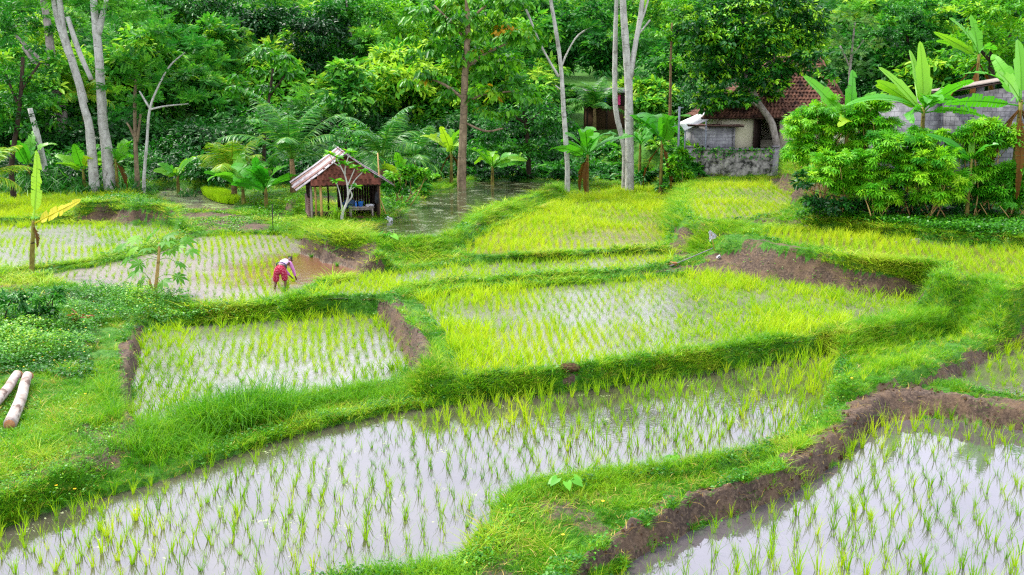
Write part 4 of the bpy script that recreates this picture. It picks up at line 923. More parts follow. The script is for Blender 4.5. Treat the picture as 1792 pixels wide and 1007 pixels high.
# ------------------------------------------------------------------ cassava bushes on the right bank
def bush(name, label, D, u, vb, blobs, leaf='cassava', bark='tan', group='cassava bushes', cat='bush', dens=1., lsize=1., col=0., stems=5):
    base = gp(u, vb, D); t = thing(name, label, cat, base, 0, group); g = Geo(); tm, ls, per, dn, cc, dr, fl_ = KIND[leaf]
    lg = Geo(); cs = [(PX(q[0], q[1], D+(q[4] if len(q) > 4 else 0)), q[2]*mpp(q[1], D), q[3]*mpp(q[1], D)) for q in blobs]
    for c, ru, rv in cs:
        for _ in range(max(1, stems//2)):
            b = base+np.array((RNG.normal()*.25, RNG.normal()*.2, -.1)); e = c+RNG.normal(size=3)*np.array((ru, ru, rv))*.3
            m = (b+e)/2+np.array((RNG.normal()*.2, RNG.normal()*.2, -.1)); g.tube(smooth_path([b, m, e], 4), np.linspace(.035, .012, 9), 5, RNG.random(), wob=.06)
        r = np.array((ru, max(.45, ru*.8), rv)); area = 4*PI*r.mean()**2*.78
        fill(lg, c, r, max(5, int(area*dn*dens*2.2)), per, ls*lsize, tm, cc+col+.08*RNG.normal(), .2, .3, dr, fl_, .5)
    off(g, base).obj('stems', BK[bark], t, True); off(lg, base).obj('foliage', LM[leaf], t); return t
bush('cassava_bush', 'tall rounded bright cassava bush nearest the house tree', 43, 1440, 330, [(1440,205,44,32),(1405,235,40,34),(1470,230,42,36),(1430,265,50,30),(1395,275,30,26),(1480,270,36,30)])
bush('cassava_bush', 'cassava bush with star shaped leaf whorls under the split banana plant', 42.5, 1530, 330, [(1525,190,34,24),(1510,215,34,26),(1540,222,34,26),(1525,245,36,20)], lsize=1.15, dens=.9)
bush('cassava_bush', 'low cassava bush with bare stems showing at its foot', 40.5, 1475, 380, [(1470,285,44,26),(1445,310,38,26),(1500,312,40,26),(1475,335,34,18)])
bush('cassava_bush', 'broad cassava bush in the middle of the bank under the big banana plant', 40.3, 1590, 388, [(1575,250,56,26),(1545,280,44,28),(1610,275,50,28),(1580,305,50,26),(1625,245,36,20)])
bush('cassava_bush', 'dense lime cassava bush above the stones', 39.3, 1635, 395, [(1640,285,46,28),(1612,315,40,28),(1660,318,44,28),(1640,345,44,24)], col=.08)
bush('cassava_bush', 'upright cassava bush below the pale concrete pillar', 40, 1715, 395, [(1712,235,36,30),(1765,245,36,32),(1685,245,26,24),(1735,260,34,30),(1705,275,38,28),(1745,225,24,24),(1725,305,40,24)])
bush('cassava_bush', 'darker cassava bush at the right edge below the dead leaves', 39.4, 1765, 400, [(1765,320,38,34),(1740,345,40,28),(1785,355,34,30),(1800,310,34,40)], col=-.2)
bush('shrub', 'small shrub with star leaves at the left foot of the cassava bank', 39.6, 1535, 398, [(1530,335,30,22),(1552,358,28,20)], lsize=1.0, col=-.05)
bush('shrub', 'dark tangled shrub under the cassava bushes beside the leaning bamboo', 40.2, 1690, 402, [(1690,350,40,26),(1670,375,34,18),(1715,375,36,18),(1600,370,50,22),(1440,362,50,22),(1405,330,26,26),(1500,368,40,20),(1560,340,40,30)], 'dark', 'dark', None, dens=.8, lsize=.7)
bush('shrub', 'broad leaved dark shrub at the left edge above the creepers', 27.5, 30, 590, [(20,525,52,30),(70,548,36,22),(5,575,46,28),(95,520,28,16)], 'mid', 'dark', None, dens=1.5, lsize=.5, col=-.05)
bush('shrub', 'leafy light shrub at the right rear corner of the hut', 52, 706, 345, [(700,308,24,14),(722,300,22,14),(745,310,18,14),(690,330,22,14)], 'lime', 'tan', None, dens=1.6, lsize=.8, col=-.1)
bush('shrub', 'light leafy shrub spilling over the wall post at the house', 62, 1192, 310, [(1190,280,18,18),(1184,302,20,18),(1200,315,16,12)], 'lime', 'tan', None, dens=1.8, lsize=.9)
# ------------------------------------------------------------------ materials for built things
def blockmat(name, c1, c2, mortar, dark, lo=-1., hi=1.):
    k = NT(name); co = k.coord(); s = k.n('ShaderNodeSeparateXYZ'); k.l(co, s.inputs[0]); cb = k.n('ShaderNodeCombineXYZ'); k.l(s.outputs[0], cb.inputs[0]); k.l(s.outputs[2], cb.inputs[1])
    b = k.n('ShaderNodeTexBrick'); k.l(cb.outputs[0], b.inputs['Vector'])
    for n_, x in (('Scale', 1), ('Brick Width', .42), ('Row Height', .21), ('Mortar Size', .012), ('Mortar Smooth', .3), ('Bias', 0), ('Color1', lin(c1)), ('Color2', lin(c2)), ('Mortar', lin(mortar))): b.inputs[n_].default_value = x
    n = k.noise(2.2, 6, .7, co); st = k.ramp(n, [(.42, (0, 0, 0, 1)), (.62, (1, 1, 1, 1))])
    c = k.mix(k.math('MULTIPLY', st, .7), b.outputs[0], lin(dark))
    return k.done(k.princ(c, .9, .15, 0, k.bump(k.math('ADD', b.outputs['Fac'], k.math('MULTIPLY', n, -.6)), -.6, .03)))
BLOCK = blockmat('grey concrete blocks', '#8b8a8c', '#a1a09f', '#6a696a', '#555456')
BLOCKD = blockmat('stained concrete blocks', '#6a696c', '#878688', '#454446', '#333336')
CONC = plainmat('weathered concrete', '#5c5a5c', '#908d8c', 5, .9, .1)
STONEW = plainmat('flaking whitewash', '#2c2d28', '#9c988e', 2.2, .9, .1, bump=.7, lo=.40, hi=.60)
CREAM = plainmat('cream plaster', '#b9b494', '#c9c4a6', 1.6, .8, .2, bump=.1)
DARKWOOD = plainmat('dark weathered wood', '#1f1712', '#43332a', 6, .8, .2, (1, 1, .2))
WOOD = plainmat('grey wood', '#6b625a', '#958a7d', 6, .8, .2, (1, 1, .15))
BAMB = plainmat('bamboo', '#94703c', '#bd9a5c', 5, .5, .4, (1, 1, .25))
TILE = plainmat('mottled roof tile', '#261814', '#74503f', 2.2, .85, .15, bump=.3, lo=.36, hi=.62)
TILER = plainmat('red clay tile', '#2e1a14', '#7c4a3a', 4, .85, .15, bump=.3)
WHITE = plainmat('white sheet metal', '#cfcfd2', '#e2e2e4', 3, .5, .4, bump=0)
WMETAL = plainmat('weathered corrugated metal', '#625d60', '#a09a9c', 3, .55, .4, (3, .5, .5), bump=.1)
RUST = plainmat('rusty corrugated metal', '#4e342e', '#8c6c62', 3, .7, .3, (3, .5, .5), bump=.1)
STEEL = plainmat('grey steel', '#5a6068', '#80868e', 8, .5, .5, bump=0)
BLUE = plainmat('blue plastic', '#1c5fae', '#2f78c8', 5, .4, .5, bump=0)
CLOTHB = plainmat('blue cloth', '#24364e', '#48607c', 5, .9, .1)
RAG = plainmat('dirty white plastic', '#a9a8ac', '#e0dfe2', 12, .6, .3)
STONE = plainmat('grey stone', '#4e4c48', '#87847e', 6, .9, .15, bump=.6)
SOILM = plainmat('crumbly dark soil', '#20160f', '#5a432f', 16, .95, .1, bump=.9)
BLACKM = plainmat('black plastic', '#141416', '#222226', 5, .6, .3, bump=0)
def P(g, name, mat, par, smooth=False): return g.obj(name, mat, par, smooth)

# ------------------------------------------------------------------ the field hut
b = on_ground(606, 384, 1.3); HUTZ = b[2]; RZ = math.radians(15)
hut = thing('field_hut', 'small open field hut on posts with white rusty metal roof and red tiled gable', 'hut', b, RZ)
for x, y, m, r in [(-1.55,.0,WOOD,.055),(-1.35,.12,BAMB,.05),(-1.12,-.1,BAMB,.06),(1.5,.05,DARKWOOD,.06),(-1.55,3.,DARKWOOD,.05),(1.5,3.,DARKWOOD,.05),(-1.55,1.5,DARKWOOD,.045),(1.5,1.5,DARKWOOD,.045),(-.55,3.,DARKWOOD,.045),(.4,3.,DARKWOOD,.045),(-.2,1.6,DARKWOOD,.045)]:
    g = Geo(); g.tube([(x, y, -.25), (x+.01, y, .8), (x-.01, y, 1.62)], r, 8, wob=.04); P(g, 'post', m, hut, True)
for (x0, y0, x1, y1, z) in [(-1.7,0,1.65,0,1.56),(-1.7,3,1.65,3,1.56)]:
    g = Geo(); g.box(((x0+x1)/2, y0+.02, z), (x1-x0, .09, .1)); P(g, 'beam', DARKWOOD, hut)
for x in (-1.55, 1.5):
    g = Geo(); g.box((x, 1.5, 1.64), (.09, 3.5, .08)); P(g, 'beam', DARKWOOD, hut)
g = Geo(); g.box((0, 1.5, 2.92), (.1, 3.9, .1)); P(g, 'ridge_beam', DARKWOOD, hut)
def wavy(x0, x1, y0, y1, z0, z1, nw, amp, th=.02):
    """corrugated sheet from ridge side (x0,z0) down to the eave (x1,z1), waves across y"""
    g = Geo(); n = nw*6; ys = np.linspace(y0, y1, n+1); w = amp*np.sin(np.linspace(0, nw*2*PI, n+1)); sl = np.array((x1-x0, z1-z0)); nn = np.array((-sl[1], sl[0]))/np.hypot(*sl); nn = nn*np.sign(nn[1])
    V = []
    for t in (0, .5, 1):
        for s_ in (1, -1): V += [(x0+sl[0]*t+nn[0]*(w[i]+s_*th/2), ys[i], z0+sl[1]*t+nn[1]*(w[i]+s_*th/2)-.04*math.sin(PI*t)) for i in range(n+1)]
    m = n+1; Q = []
    for a in (0, 1):
        for i in range(n): Q += [(2*a*m+i, 2*(a+1)*m+i, 2*(a+1)*m+i+1, 2*a*m+i+1), ((2*a+1)*m+i, (2*a+1)*m+i+1, (2*a+3)*m+i+1, (2*a+3)*m+i)]
        Q += [(2*a*m, (2*a+1)*m, (2*a+3)*m, 2*(a+1)*m), (2*a*m+n, 2*(a+1)*m+n, (2*a+3)*m+n, (2*a+1)*m+n)]
    Q += [(4*m+i, 5*m+i, 5*m+i+1, 4*m+i+1) for i in range(n)]
    g.add(V, Q); return g
roofm = [WMETAL, RUST, WMETAL, WMETAL, RUST, WMETAL]
for i in range(6):
    y0 = -.35+i*.66; dz = .02*(i % 2)+.012*i
    P(wavy(.05, -2.22-.05*(i % 3), y0, y0+.72, 3.05+dz, 1.38+dz, 5, .018), 'roof_sheet', roofm[i], hut)
    P(wavy(-.05, 2.2+.04*(i % 2), y0, y0+.72, 3.04+dz, 1.52+dz, 5, .018), 'roof_sheet', roofm[(i+3) % 6], hut)
g = Geo(); nr_ = 5
for r in range(nr_):                                            # the tiled gable skirt: rows of curved tiles lapping over each other
    zt = 2.86-.24*r; zb = zt-.29; half = lambda z: max(.06, (3.0-z)*1.22)
    hw_t = min(half(zt), 1.75); n_ = max(1, int(2*half(zb+.1)/.2))
    for cix in range(n_):
        x0 = -half(zb+.1)+2*half(zb+.1)*cix/n_; x1 = -half(zb+.1)+2*half(zb+.1)*(cix+1)/n_; rr_ = RNG.random(); V = []
        for (z, y) in ((zt, -.10-.055*r), (zb, -.19-.055*r)):
            for s in (0, .25, .5, .75, 1): V.append((x0+(x1-x0)*s, y-.035*math.sin(s*2*PI)-.01*rr_, z-.01*rr_+(.02*math.sin(s*2*PI) if z == zb else 0)))
        g.add(V, [(i, i+5, i+6, i+1) for i in range(4)], None, rr_)
P(g, 'gable_tiles', TILER, hut)
g = Geo(); g.add([(-1.75,.02,1.6),(1.7,.02,1.6),(0,.02,2.95)], None, [(0,1,2)]); g.add([(-1.75,.05,1.6),(1.7,.05,1.6),(0,.05,2.95)], None, [(0,2,1)]); P(g, 'gable_board', DARKWOOD, hut)
g = Geo(); g.add([(-1.75,3.1,1.6),(1.7,3.1,1.6),(0,3.1,2.95)], None, [(0,1,2)]); g.add([(-1.75,3.13,1.6),(1.7,3.13,1.6),(0,3.13,2.95)], None, [(0,2,1)]); P(g, 'gable_board', DARKWOOD, hut)
g = Geo()
for i in range(13): g.box((.0+.125*i, 3.06+.01*(i % 2), .85), (.115, .03, 1.5))
for i in range(18): g.box((1.56+.01*(i % 2), .25+.16*i, .85), (.03, .15, 1.5))
P(g, 'board_wall', DARKWOOD, hut)
g = Geo()
for i in range(9): g.tube([(-1.63, .3, .12+.1*i), (-1.63, 2.9, .12+.1*i)], .05, 6)
P(g, 'side_panel', RUST, hut)
g = Geo(); g.box((0, 1.6, .0), (3.0, 2.9, .1)); P(g, 'floor', SOILM, hut)
def hutpt(x, y, z=0): c, s = math.cos(RZ), math.sin(RZ); return np.array((b[0]+c*x-s*y, b[1]+s*x+c*y, HUTZ+z))
t = thing('table', 'low dark wooden table under the hut roof with things on it', 'table', hutpt(.75, .45), RZ)
g = Geo(); g.box((0, 0, .5), (1.15, .6, .06)); P(g, 'table_top', WOOD, t)
g = Geo(); g.box((0, -.25, .42), (1.05, .03, .09)); P(g, 'apron', WOOD, t)
for sx in (-.5, .5):
    for sy in (-.24, .24):
        g = Geo(); g.box((sx, sy, .2), (.06, .06, .54)); P(g, 'leg', WOOD, t)
def lathe(prof, seg=14):
    g = Geo(); n = len(prof); th = np.arange(seg)*2*PI/seg
    V = [(r*math.cos(a), r*math.sin(a), z) for r, z in prof for a in th]; Q = [(i*seg+j, i*seg+(j+1) % seg, (i+1)*seg+(j+1) % seg, (i+1)*seg+j) for i in range(n-1) for j in range(seg)]
    g.add(V, Q); return g
t = thing('bucket', 'blue plastic bucket standing on the hut table', 'bucket', hutpt(.72, .35, .53), RZ)
P(lathe([(.001,0),(.1,0),(.125,.22),(.135,.23),(.125,.235),(.115,.225),(.09,.02),(.001,.02)]), 'bucket_body', BLUE, t, True)
g = Geo(); a = np.linspace(0, PI, 12); g.tube(np.stack([.13*np.cos(a), .02+0*a, .22+.1*np.sin(a)], 1), .006, 5); P(g, 'handle', STEEL, t)
t = thing('bottle', 'slim blue bottle beside the bucket on the hut table', 'bottle', hutpt(.5, .35, .53), RZ)
P(lathe([(.001,0),(.04,0),(.045,.02),(.045,.16),(.02,.2),(.018,.24),(.001,.24)]), 'bottle_body', BLUE, t, True); P(lathe([(.001,.24),(.022,.24),(.022,.27),(.001,.27)]), 'cap', WHITE, t)
def crumple(name, label, cat, loc, r, mat, seed, flat=.7, grp=None, rough=.35):
    q = np.random.default_rng(seed); bm = bmesh.new(); bmesh.ops.create_icosphere(bm, subdivisions=3, radius=1)
    ph = q.random((6, 3))*9
    for v in bm.verts:
        d = np.array(v.co); f = 1+rough*sum(math.sin(float((d*ph[i]).sum())*(1.2+.5*i)+ph[i][0])/(1+.6*i) for i in range(6))*.6; v.co = Vector(d*f*np.array(r)*np.array((1, 1, flat)))
    me = bpy.data.meshes.new(name); bm.to_mesh(me); bm.free(); me.materials.append(mat); o = bpy.data.objects.new(name, me); COL.objects.link(o); o.location = tuple(loc)
    return tag(o, label, cat, grp)
crumple('cloth_bundle', 'heap of dark blue cloth piled behind the hut table', 'cloth', hutpt(.25, .75, .58), (.34,.26,.3), CLOTHB, 3)
crumple('cloth_bundle', 'pale cloth lying on the right end of the hut table', 'cloth', hutpt(1.15, .4, .57), (.2,.14,.08), RAG, 4)
crumple('jacket', 'dark jacket hanging on the right front hut post', 'jacket', hutpt(1.42, -.06, .95), (.08,.06,.26), BLACKM, 5, 1)
crumple('sack', 'white plastic sack lying at the pond edge beside the hut', 'sack', on_ground(680, 390, 1.25)+np.array((0, 0, .12)), (.2,.17,.2), RAG, 6)
crumple('coconut_husk', 'brown coconut husk on the grass before the hut table', 'husk', on_ground(631, 384, 1.3)+np.array((0, -.1, .07)), (.18,.13,.14), SOILM, 7)
t = thing('bamboo_pole', 'tall bare bamboo pole standing in front of the right hut post', 'pole', on_ground(665, 380, 1.3)); D_ = t.location.y
g = Geo(); hp = PX(664, 268, D_)[2]-t.location.z; g.tube([(0,0,-.2),(.01,0,hp*.5),(-.03,0,hp)], [.04,.035,.028], 8); P(g, 'pole', BAMB, t, True)
g = Geo()
for i in range(7): g.tube([(0, 0, .3+hp*i/7.6), (0, 0, .325+hp*i/7.6)], .043, 8)
P(g, 'node', BAMB, t)
o = Geo(); q0 = on_ground(678, 381, 1.3); q1 = np.array((t.location.x+.05, t.location.y-.05, HUTZ+.85)); o.tube([q0-np.array((0,0,.05)), q1], .022, 6)
tag(off(o, q0).obj('stick', BAMB), 'short stick leaning against the tall bamboo pole', 'stick').location = tuple(q0)
# frangipani before the hut
D_ = float(on_ground(598, 388, 1.3)[1]); t = thing('frangipani_tree', 'bare pale branched frangipani with leaf rosettes in front of the hut', 'tree', gp(598, 384, D_)); bb = np.array(t.location)
g = Geo()
for L in ([(598,385,9),(600,372,8),(606,358,7),(609,344,6),(608,326,5),(604,308,4),(597,293,4),(590,278,3)],[(604,308,4),(604,296,4),(607,283,3),(611,270,3)],[(609,344,5),(613,332,4),(621,316,3),(634,302,3)],[(600,372,6),(597,355,4),(594,337,3),(589,320,3)],[(608,327,4),(614,312,3),(621,296,3)],[(613,333,3),(621,328,3)],[(597,293,3),(585,285,3),(577,272,2)],[(606,358,5),(616,344,5),(612,332,4)]): limb(g, [(q[0], q[1], q[2]*.62) for q in L], D_, 7)
off(g, bb).obj('trunk', BK['pale'], t, True); g = Geo()
for (u, v) in ((576,270),(590,276),(611,266),(589,317),(636,300),(622,327),(599,287),(622,294),(606,289)):
    c = PX(u, v, D_); n = 12; az = np.arange(n)*2.4; ax = np.stack([np.cos(az), np.sin(az), RNG.uniform(-.25, .7, n)], 1)
    g.inst(LEAF6, frames(ax, np.stack([0*az, 0*az, 1+0*az], 1)+.2*RNG.normal(size=(n, 3)), RNG.uniform(.28, .42, n)), np.repeat(c[None], n, 0), np.clip(.55+.25*RNG.normal(size=n), 0, 1))
off(g, bb).obj('crown', LM['lime'], t)
p = on_ground(590, 388, 1.3); g = Geo(); n = 16
g.inst(blade_tmpl(24, 1., .035, 26, .13, 60, 333, 5), yaw(2, 1.05, 1.35), np.array([(0, 0, 0), (.12, .05, 0.)]), np.array((.62, .8))); o = g.obj('lemongrass_clump', GRASS); o.location = tuple(p); tag(o, 'tall clump of arching grass blades at the foot of the frangipani', 'grass clump')

# ------------------------------------------------------------------ the house
HD = 65.6
def hx(u, D=HD): return PX(u, 240, D)[0]
def hz(v, D=HD): return PX(896, v, D)[2]
hb = np.array((hx(1340), HD, hz(262))); FZ = hb[2]
house = thing('village_house', 'small cream walled house with mottled tiled hip roof behind the big dark tree', 'house', (hb[0], hb[1], FZ))
X = lambda u, D=HD: hx(u, D)-hb[0]
zt = hz(206)-FZ
for u0, u1 in ((1262,1318),(1363,1480)):
    g = Geo(); g.box(((X(u0)+X(u1))/2, .1, zt/2-.15), (X(u1)-X(u0), .18, zt+.3)); P(g, 'wall', CREAM, house)
for xx in (X(1262)+.09, X(1480)-.09):
    g = Geo(); g.box((xx, 2.6, zt/2-.15), (.17, 4.8, zt+.3)); P(g, 'wall', CREAM, house)
g = Geo(); g.box((X(1370), 5.1, zt/2-.15), (X(1480)-X(1262), .18, zt+.3)); P(g, 'wall', CREAM, house)
g = Geo(); g.box(((X(1318)+X(1363))/2, .12, zt-.06), (X(1363)-X(1318), .14, .14)); P(g, 'lintel', DARKWOOD, house)
dr_ = Geo(); dr_.box((X(1318)+.04, -.01, zt/2), (.08, .2, zt)); dr_.box((X(1363)-.04, -.01, zt/2), (.08, .2, zt)); P(dr_, 'door_frame', DARKWOOD, house)
g = Geo(); g.box((X(1330), .75, zt/2), (1.0, .05, zt-.1), Matrix.Rotation(.9, 3, 'Z')); P(g, 'door', DARKWOOD, house)
g = Geo(); g.box((X(1362), -.3, -.12), (X(1480)-X(1235), 1.2, .2)); P(g, 'veranda_floor', CONC, house)
g = Geo(); g.box((X(1352), -.55, zt-.02), (X(1490)-X(1232), .08, .14)); P(g, 'fascia', DARKWOOD, house)
for u in (1392, 1418):
    g = Geo(); g.box((X(u), -.5, zt/2), (.12, .12, zt)); P(g, 'post', DARKWOOD, house)
def tiled(p00, p10, p01, p11, nc, nr):
    """overlapping curved tiles over a four cornered roof face; p0* along the eave, p1* along the ridge"""
    g = Geo(); p00, p10, p01, p11 = map(np.array, (p00, p10, p01, p11)); nn = np.cross(p10-p00, p01-p00); nn = nn/np.linalg.norm(nn)
    if nn[2] < 0: nn = -nn
    f = lambda u, v: (p00*(1-u)+p10*u)*(1-v)+(p01*(1-u)+p11*u)*v
    for r in range(nr):
        v0, v1 = r/nr, (r+1.25)/nr; wl = np.linalg.norm(f(1, v0)-f(0, v0)); n_ = max(1, int(wl/.24))
        for c in range(n_):
            q = RNG.random(); V = []
            for v, h in ((v0, .06), (min(v1, 1), .0)):
                for s in range(6): V.append(f((c+s/5)/n_, v)+nn*(h+.035*math.sin(s/5*2*PI)+.012*q))
            g.add(V, [(i, i+1, i+7, i+6) for i in range(5)], None, q)
    g.add([f(0, 0)-nn*.03, f(1, 0)-nn*.03, f(1, 1)-nn*.03, f(0, 1)-nn*.03], [(0, 1, 2, 3)]); return g
ez = zt+.02; rz_ = hz(104, 69)-FZ; ex0, ex1 = X(1228), X(1486); rx0, rx1 = X(1345, 69), X(1425, 69)
P(tiled((ex0,-.7,ez),(ex1,-.7,ez),(rx0,3,rz_),(rx1,3,rz_),1,17), 'roof', TILE, house)
P(tiled((ex0,6.2,ez),(ex0,-.7,ez),(rx0,3.1,rz_),(rx0,3,rz_),1,17), 'roof', TILE, house)
P(tiled((ex1,-.7,ez),(ex1,6.2,ez),(rx1,3,rz_),(rx1,3.1,rz_),1,17), 'roof', TILE, house)
P(tiled((ex1,6.2,ez),(ex0,6.2,ez),(rx1,3.1,rz_),(rx0,3.1,rz_),1,17), 'roof', TILE, house)
g = Geo(); g.tube([(rx0-.1,3.05,rz_+.05),(rx1+.1,3.05,rz_+.05)], .13, 8); g.tube([(ex0,-.7,ez+.06),(rx0,3,rz_+.05)], .11, 8); g.tube([(ex1,-.7,ez+.06),(rx1,3,rz_+.05)], .11, 8); P(g, 'ridge_tiles', TILE, house)
# block annex
AD = 64.9; ab = np.array((hx(1247, AD), AD, hz(264, AD))); an = thing('block_annex', 'little grey concrete block shed with a flat sheet roof beside the house', 'shed', ab)
w = hx(1286, AD)-hx(1208, AD); h = hz(222, AD)-ab[2]
g = Geo(); g.box((0, 1, h/2-.2), (w, 2, h+.4)); P(g, 'wall', BLOCK, an)
g = Geo(); g.box((w/2-.06, -.03, h/2), (.12, .06, h)); g.box((-w/2+.06, -.03, h/2), (.12, .06, h)); P(g, 'corner_post', CONC, an)
g = Geo(); g.box((.1, .8, h+.05), (w+.7, 2.6, .08), Matrix.Rotation(.02, 3, 'Y')); P(g, 'roof', DARKWOOD, an)
rs = wavy(-w/2-.3, w/2+.5, -.55, 2.2, h+.14, h+.11, 14, .02); P(rs, 'roof_sheet', RUST, an)
for dx in (-.95, -.62, -.28):
    g = Geo(); g.tube([(dx, -.012, .28), (dx, .03, .28)], .07, 10); P(g, 'dark_vent_disc', BLACKM, an)  # solid black discs, their colour painting the dark inside the holes
# white lean-to sheet and pole
q = [PX(1188,215,64.6), PX(1198,229,64.2), PX(1252,204,65.4), PX(1239,192,66.4)]
g = Geo(); c0 = sum(q)/4; nn = np.cross(q[1]-q[0], q[3]-q[0]); nn /= np.linalg.norm(nn); V = [p_-c0+s*nn*.02 for s in (1, -1) for p_ in q]
g.add(V, [(0,1,2,3),(7,6,5,4),(0,4,5,1),(1,5,6,2),(2,6,7,3),(3,7,4,0)]); t = thing('roof_sheet', 'white metal sheet slanting over the gap left of the block shed', 'sheet', c0); P(g, 'panel', WHITE, t)
for u, v in ((1199,229),(1236,212)):
    p0 = PX(u, v, 64.4); g = Geo(); g.tube([p0-c0, (p0[0]-c0[0], p0[1]-c0[1], H1(p0[0], p0[1])-c0[2]-.1)], .05, 6); P(g, 'post', STEEL, t)
pb = gp(1187, 255, 63.6); g = Geo(); zt_ = PX(1184, 187, 63.6)[2]-pb[2]; g.tube([(0,0,-.3),(0,0,zt_)], .07, 8); t = thing('metal_pole', 'grey metal pole standing left of the white roof sheet', 'pole', pb); P(g, 'pole', STEEL, t, True)
g = Geo(); g.box((.1, 0, zt_-.06), (.35, .06, .06)); P(g, 'bracket', STEEL, t)
# retaining wall
RDm = 64.0; rb = np.array((hx(1284, RDm), RDm, hz(304, RDm))); rw = thing('retaining_wall', 'low stone wall with flaking whitewash and dark mossy top below the house', 'wall', rb)
w = hx(1356, RDm)-hx(1212, RDm); h = hz(263, RDm)-rb[2]
g = Geo(); nx, nz_ = 46, 16
for s_ in (0,):
    V = [(-w/2+w*i/nx, -.02-.09*fbm(np.array([i*.5]), np.array([j*.5+9]), 1.1, 3)[0]-.05*(1-j/nz_), -.6+(h+.6)*j/nz_) for j in range(nz_+1) for i in range(nx+1)]
    g.add(V, [(j*(nx+1)+i, j*(nx+1)+i+1, (j+1)*(nx+1)+i+1, (j+1)*(nx+1)+i) for j in range(nz_) for i in range(nx)])
g.box((0, .45, h/2-.3), (w-.02, .8, h+.58)); P(g, 'stonework', STONEW, rw)
g = Geo(); g.box((0, .35, h+.04), (w+.1, .8, .1)); P(g, 'coping', CONC, rw)
for u in (1208, 1359):
    x = hx(u, RDm)-rb[0]; g = Geo(); g.box((x, .1, h/2-.2), (.36, .36, h+.75)); P(g, 'post', CONC, rw)
    g = Geo(); g.box((x, .1, h+.22), (.46, .46, .1)); P(g, 'cap', CONC, rw)
iv = Geo(); n = 260; xx = RNG.uniform(-w/2, w/2, n); zz = h+.12-RNG.random(n)**2*.7; 
iv.inst(LEAF4, frames(rdir(n)+np.array((0, -.4, -.3)), np.tile((0, -.8, .6), (n, 1))+.3*rdir(n), RNG.uniform(.12, .22, n)), np.stack([xx, np.full(n, -.16), zz], 1)); o = iv.obj('ivy', LM['mid']); o.location = tuple(rb); tag(o, 'green creeper hanging over the top of the low whitewashed wall', 'creeper')
# ------------------------------------------------------------------ block building at the right
BD = 46.5; bb = np.array((hx(1740, BD), BD, hz(300, BD))); bl = thing('block_building', 'grey concrete block building with a sloping sheet roof at the right edge', 'building', bb)
XB = lambda u: hx(u, BD)-bb[0]; ZB = lambda v: hz(v, BD)-bb[2]
def wall_poly(pts, y0, y1):
    g = Geo(); n = len(pts); V = [(x, y0, z) for x, z in pts]+[(x, y1, z) for x, z in pts]
    g.add(V, [(0,1,2,3),(7,6,5,4)]+[(i, i+n, (i+1) % n+n, (i+1) % n) for i in range(n)]); return g
P(wall_poly([(XB(1652),-1.5),(XB(1900),-1.5),(XB(1900),ZB(126)),(XB(1652),ZB(172))], 0, .2), 'wall', BLOCKD, bl)
P(wall_poly([(XB(1652),-1.5),(XB(1656),-1.5),(XB(1656),ZB(172)),(XB(1652),ZB(172))], .21, 5), 'wall', BLOCKD, bl)
P(wall_poly([(XB(1700),0),(XB(1714),0),(XB(1714),ZB(150)),(XB(1700),ZB(152))], -.07, -.003), 'pillar', CONC, bl)
for k_, (dy, m) in enumerate(((0, DARKWOOD), (.1, WOOD))):
    P(wall_poly([(XB(1640),ZB(164)+dy),(XB(1910),ZB(115)+dy),(XB(1910),ZB(113)+dy),(XB(1640),ZB(162)+dy)], -.5+.06*k_, 1.6), 'roof' if k_ == 0 else 'roof_sheet', m, bl)
lb = np.array((hx(1600, BD+.6), BD+.6, hz(300, BD))); lw = thing('block_wall', 'lower grey concrete block wall running behind the bright banana plant', 'wall', lb)
g = Geo(); x0, x1 = hx(1530, BD)-lb[0], hx(1658, BD)-lb[0]; g.box(((x0+x1)/2, 0, hz(180, BD)/2-lb[2]/2-.6), (x1-x0, .2, hz(180, BD)-lb[2]+1.2)); P(g, 'blocks', BLOCK, lw)
g = Geo(); g.box(((x0+x1)/2, 0, hz(180, BD)-lb[2]+.03), (x1-x0+.06, .26, .07)); P(g, 'coping', CONC, lw)
# ------------------------------------------------------------------ far shelter with coloured cloths
fb = gp(1062, 188, 93); fz = PX(1062, 186, 93)[2]; fs = thing('shelter', 'far open shelter hung with coloured cloths between the pale trunks', 'shelter', (fb[0], 93, fz))
s = mpp(175, 93)
for x in (-34*s, 0, 34*s):
    g = Geo(); g.tube([(x, 0, -3), (x, 0, 24*s)], .09, 6); P(g, 'post', DARKWOOD, fs)
g = Geo(); g.box((0, .6, 27*s), (84*s, 2.4, 4*s), Matrix.Rotation(.12, 3, 'X')); P(g, 'roof', CONC, fs)
g = Geo(); g.box((0, 1.7, 10*s), (76*s, .1, 26*s)); P(g, 'back_wall', DARKWOOD, fs); g = Geo(); g.box((0, .9, -1.5), (76*s, 1.8, 3.)); P(g, 'floor', SOILM, fs)
for x, wd_, c, m in ((-24,14,'#c84a62',0),(-6,13,'#2f74b4',1),(19,9,'#d8457a',2),(-15,4,'#e0a24a',3)):
    k_ = plainmat('coloured cloth', c, c, 3, .9, .1, bump=0); g = Geo(); V = [(x*s-wd_*s/2+wd_*s*i/8, -.05+.05*math.sin(i*1.7+m), z) for z in (22*s, 2*s) for i in range(9)]; g.add(V, [(i, i+9, i+10, i+1) for i in range(8)])
    o = g.obj('cloth', k_); o.location = tuple(fs.location); tag(o, ['red cloth hanging at the left of the far shelter','blue cloth hanging in the middle of the far shelter','pink cloth hanging at the right of the far shelter','narrow orange cloth hanging between red and blue in the far shelter'][m], 'cloth')

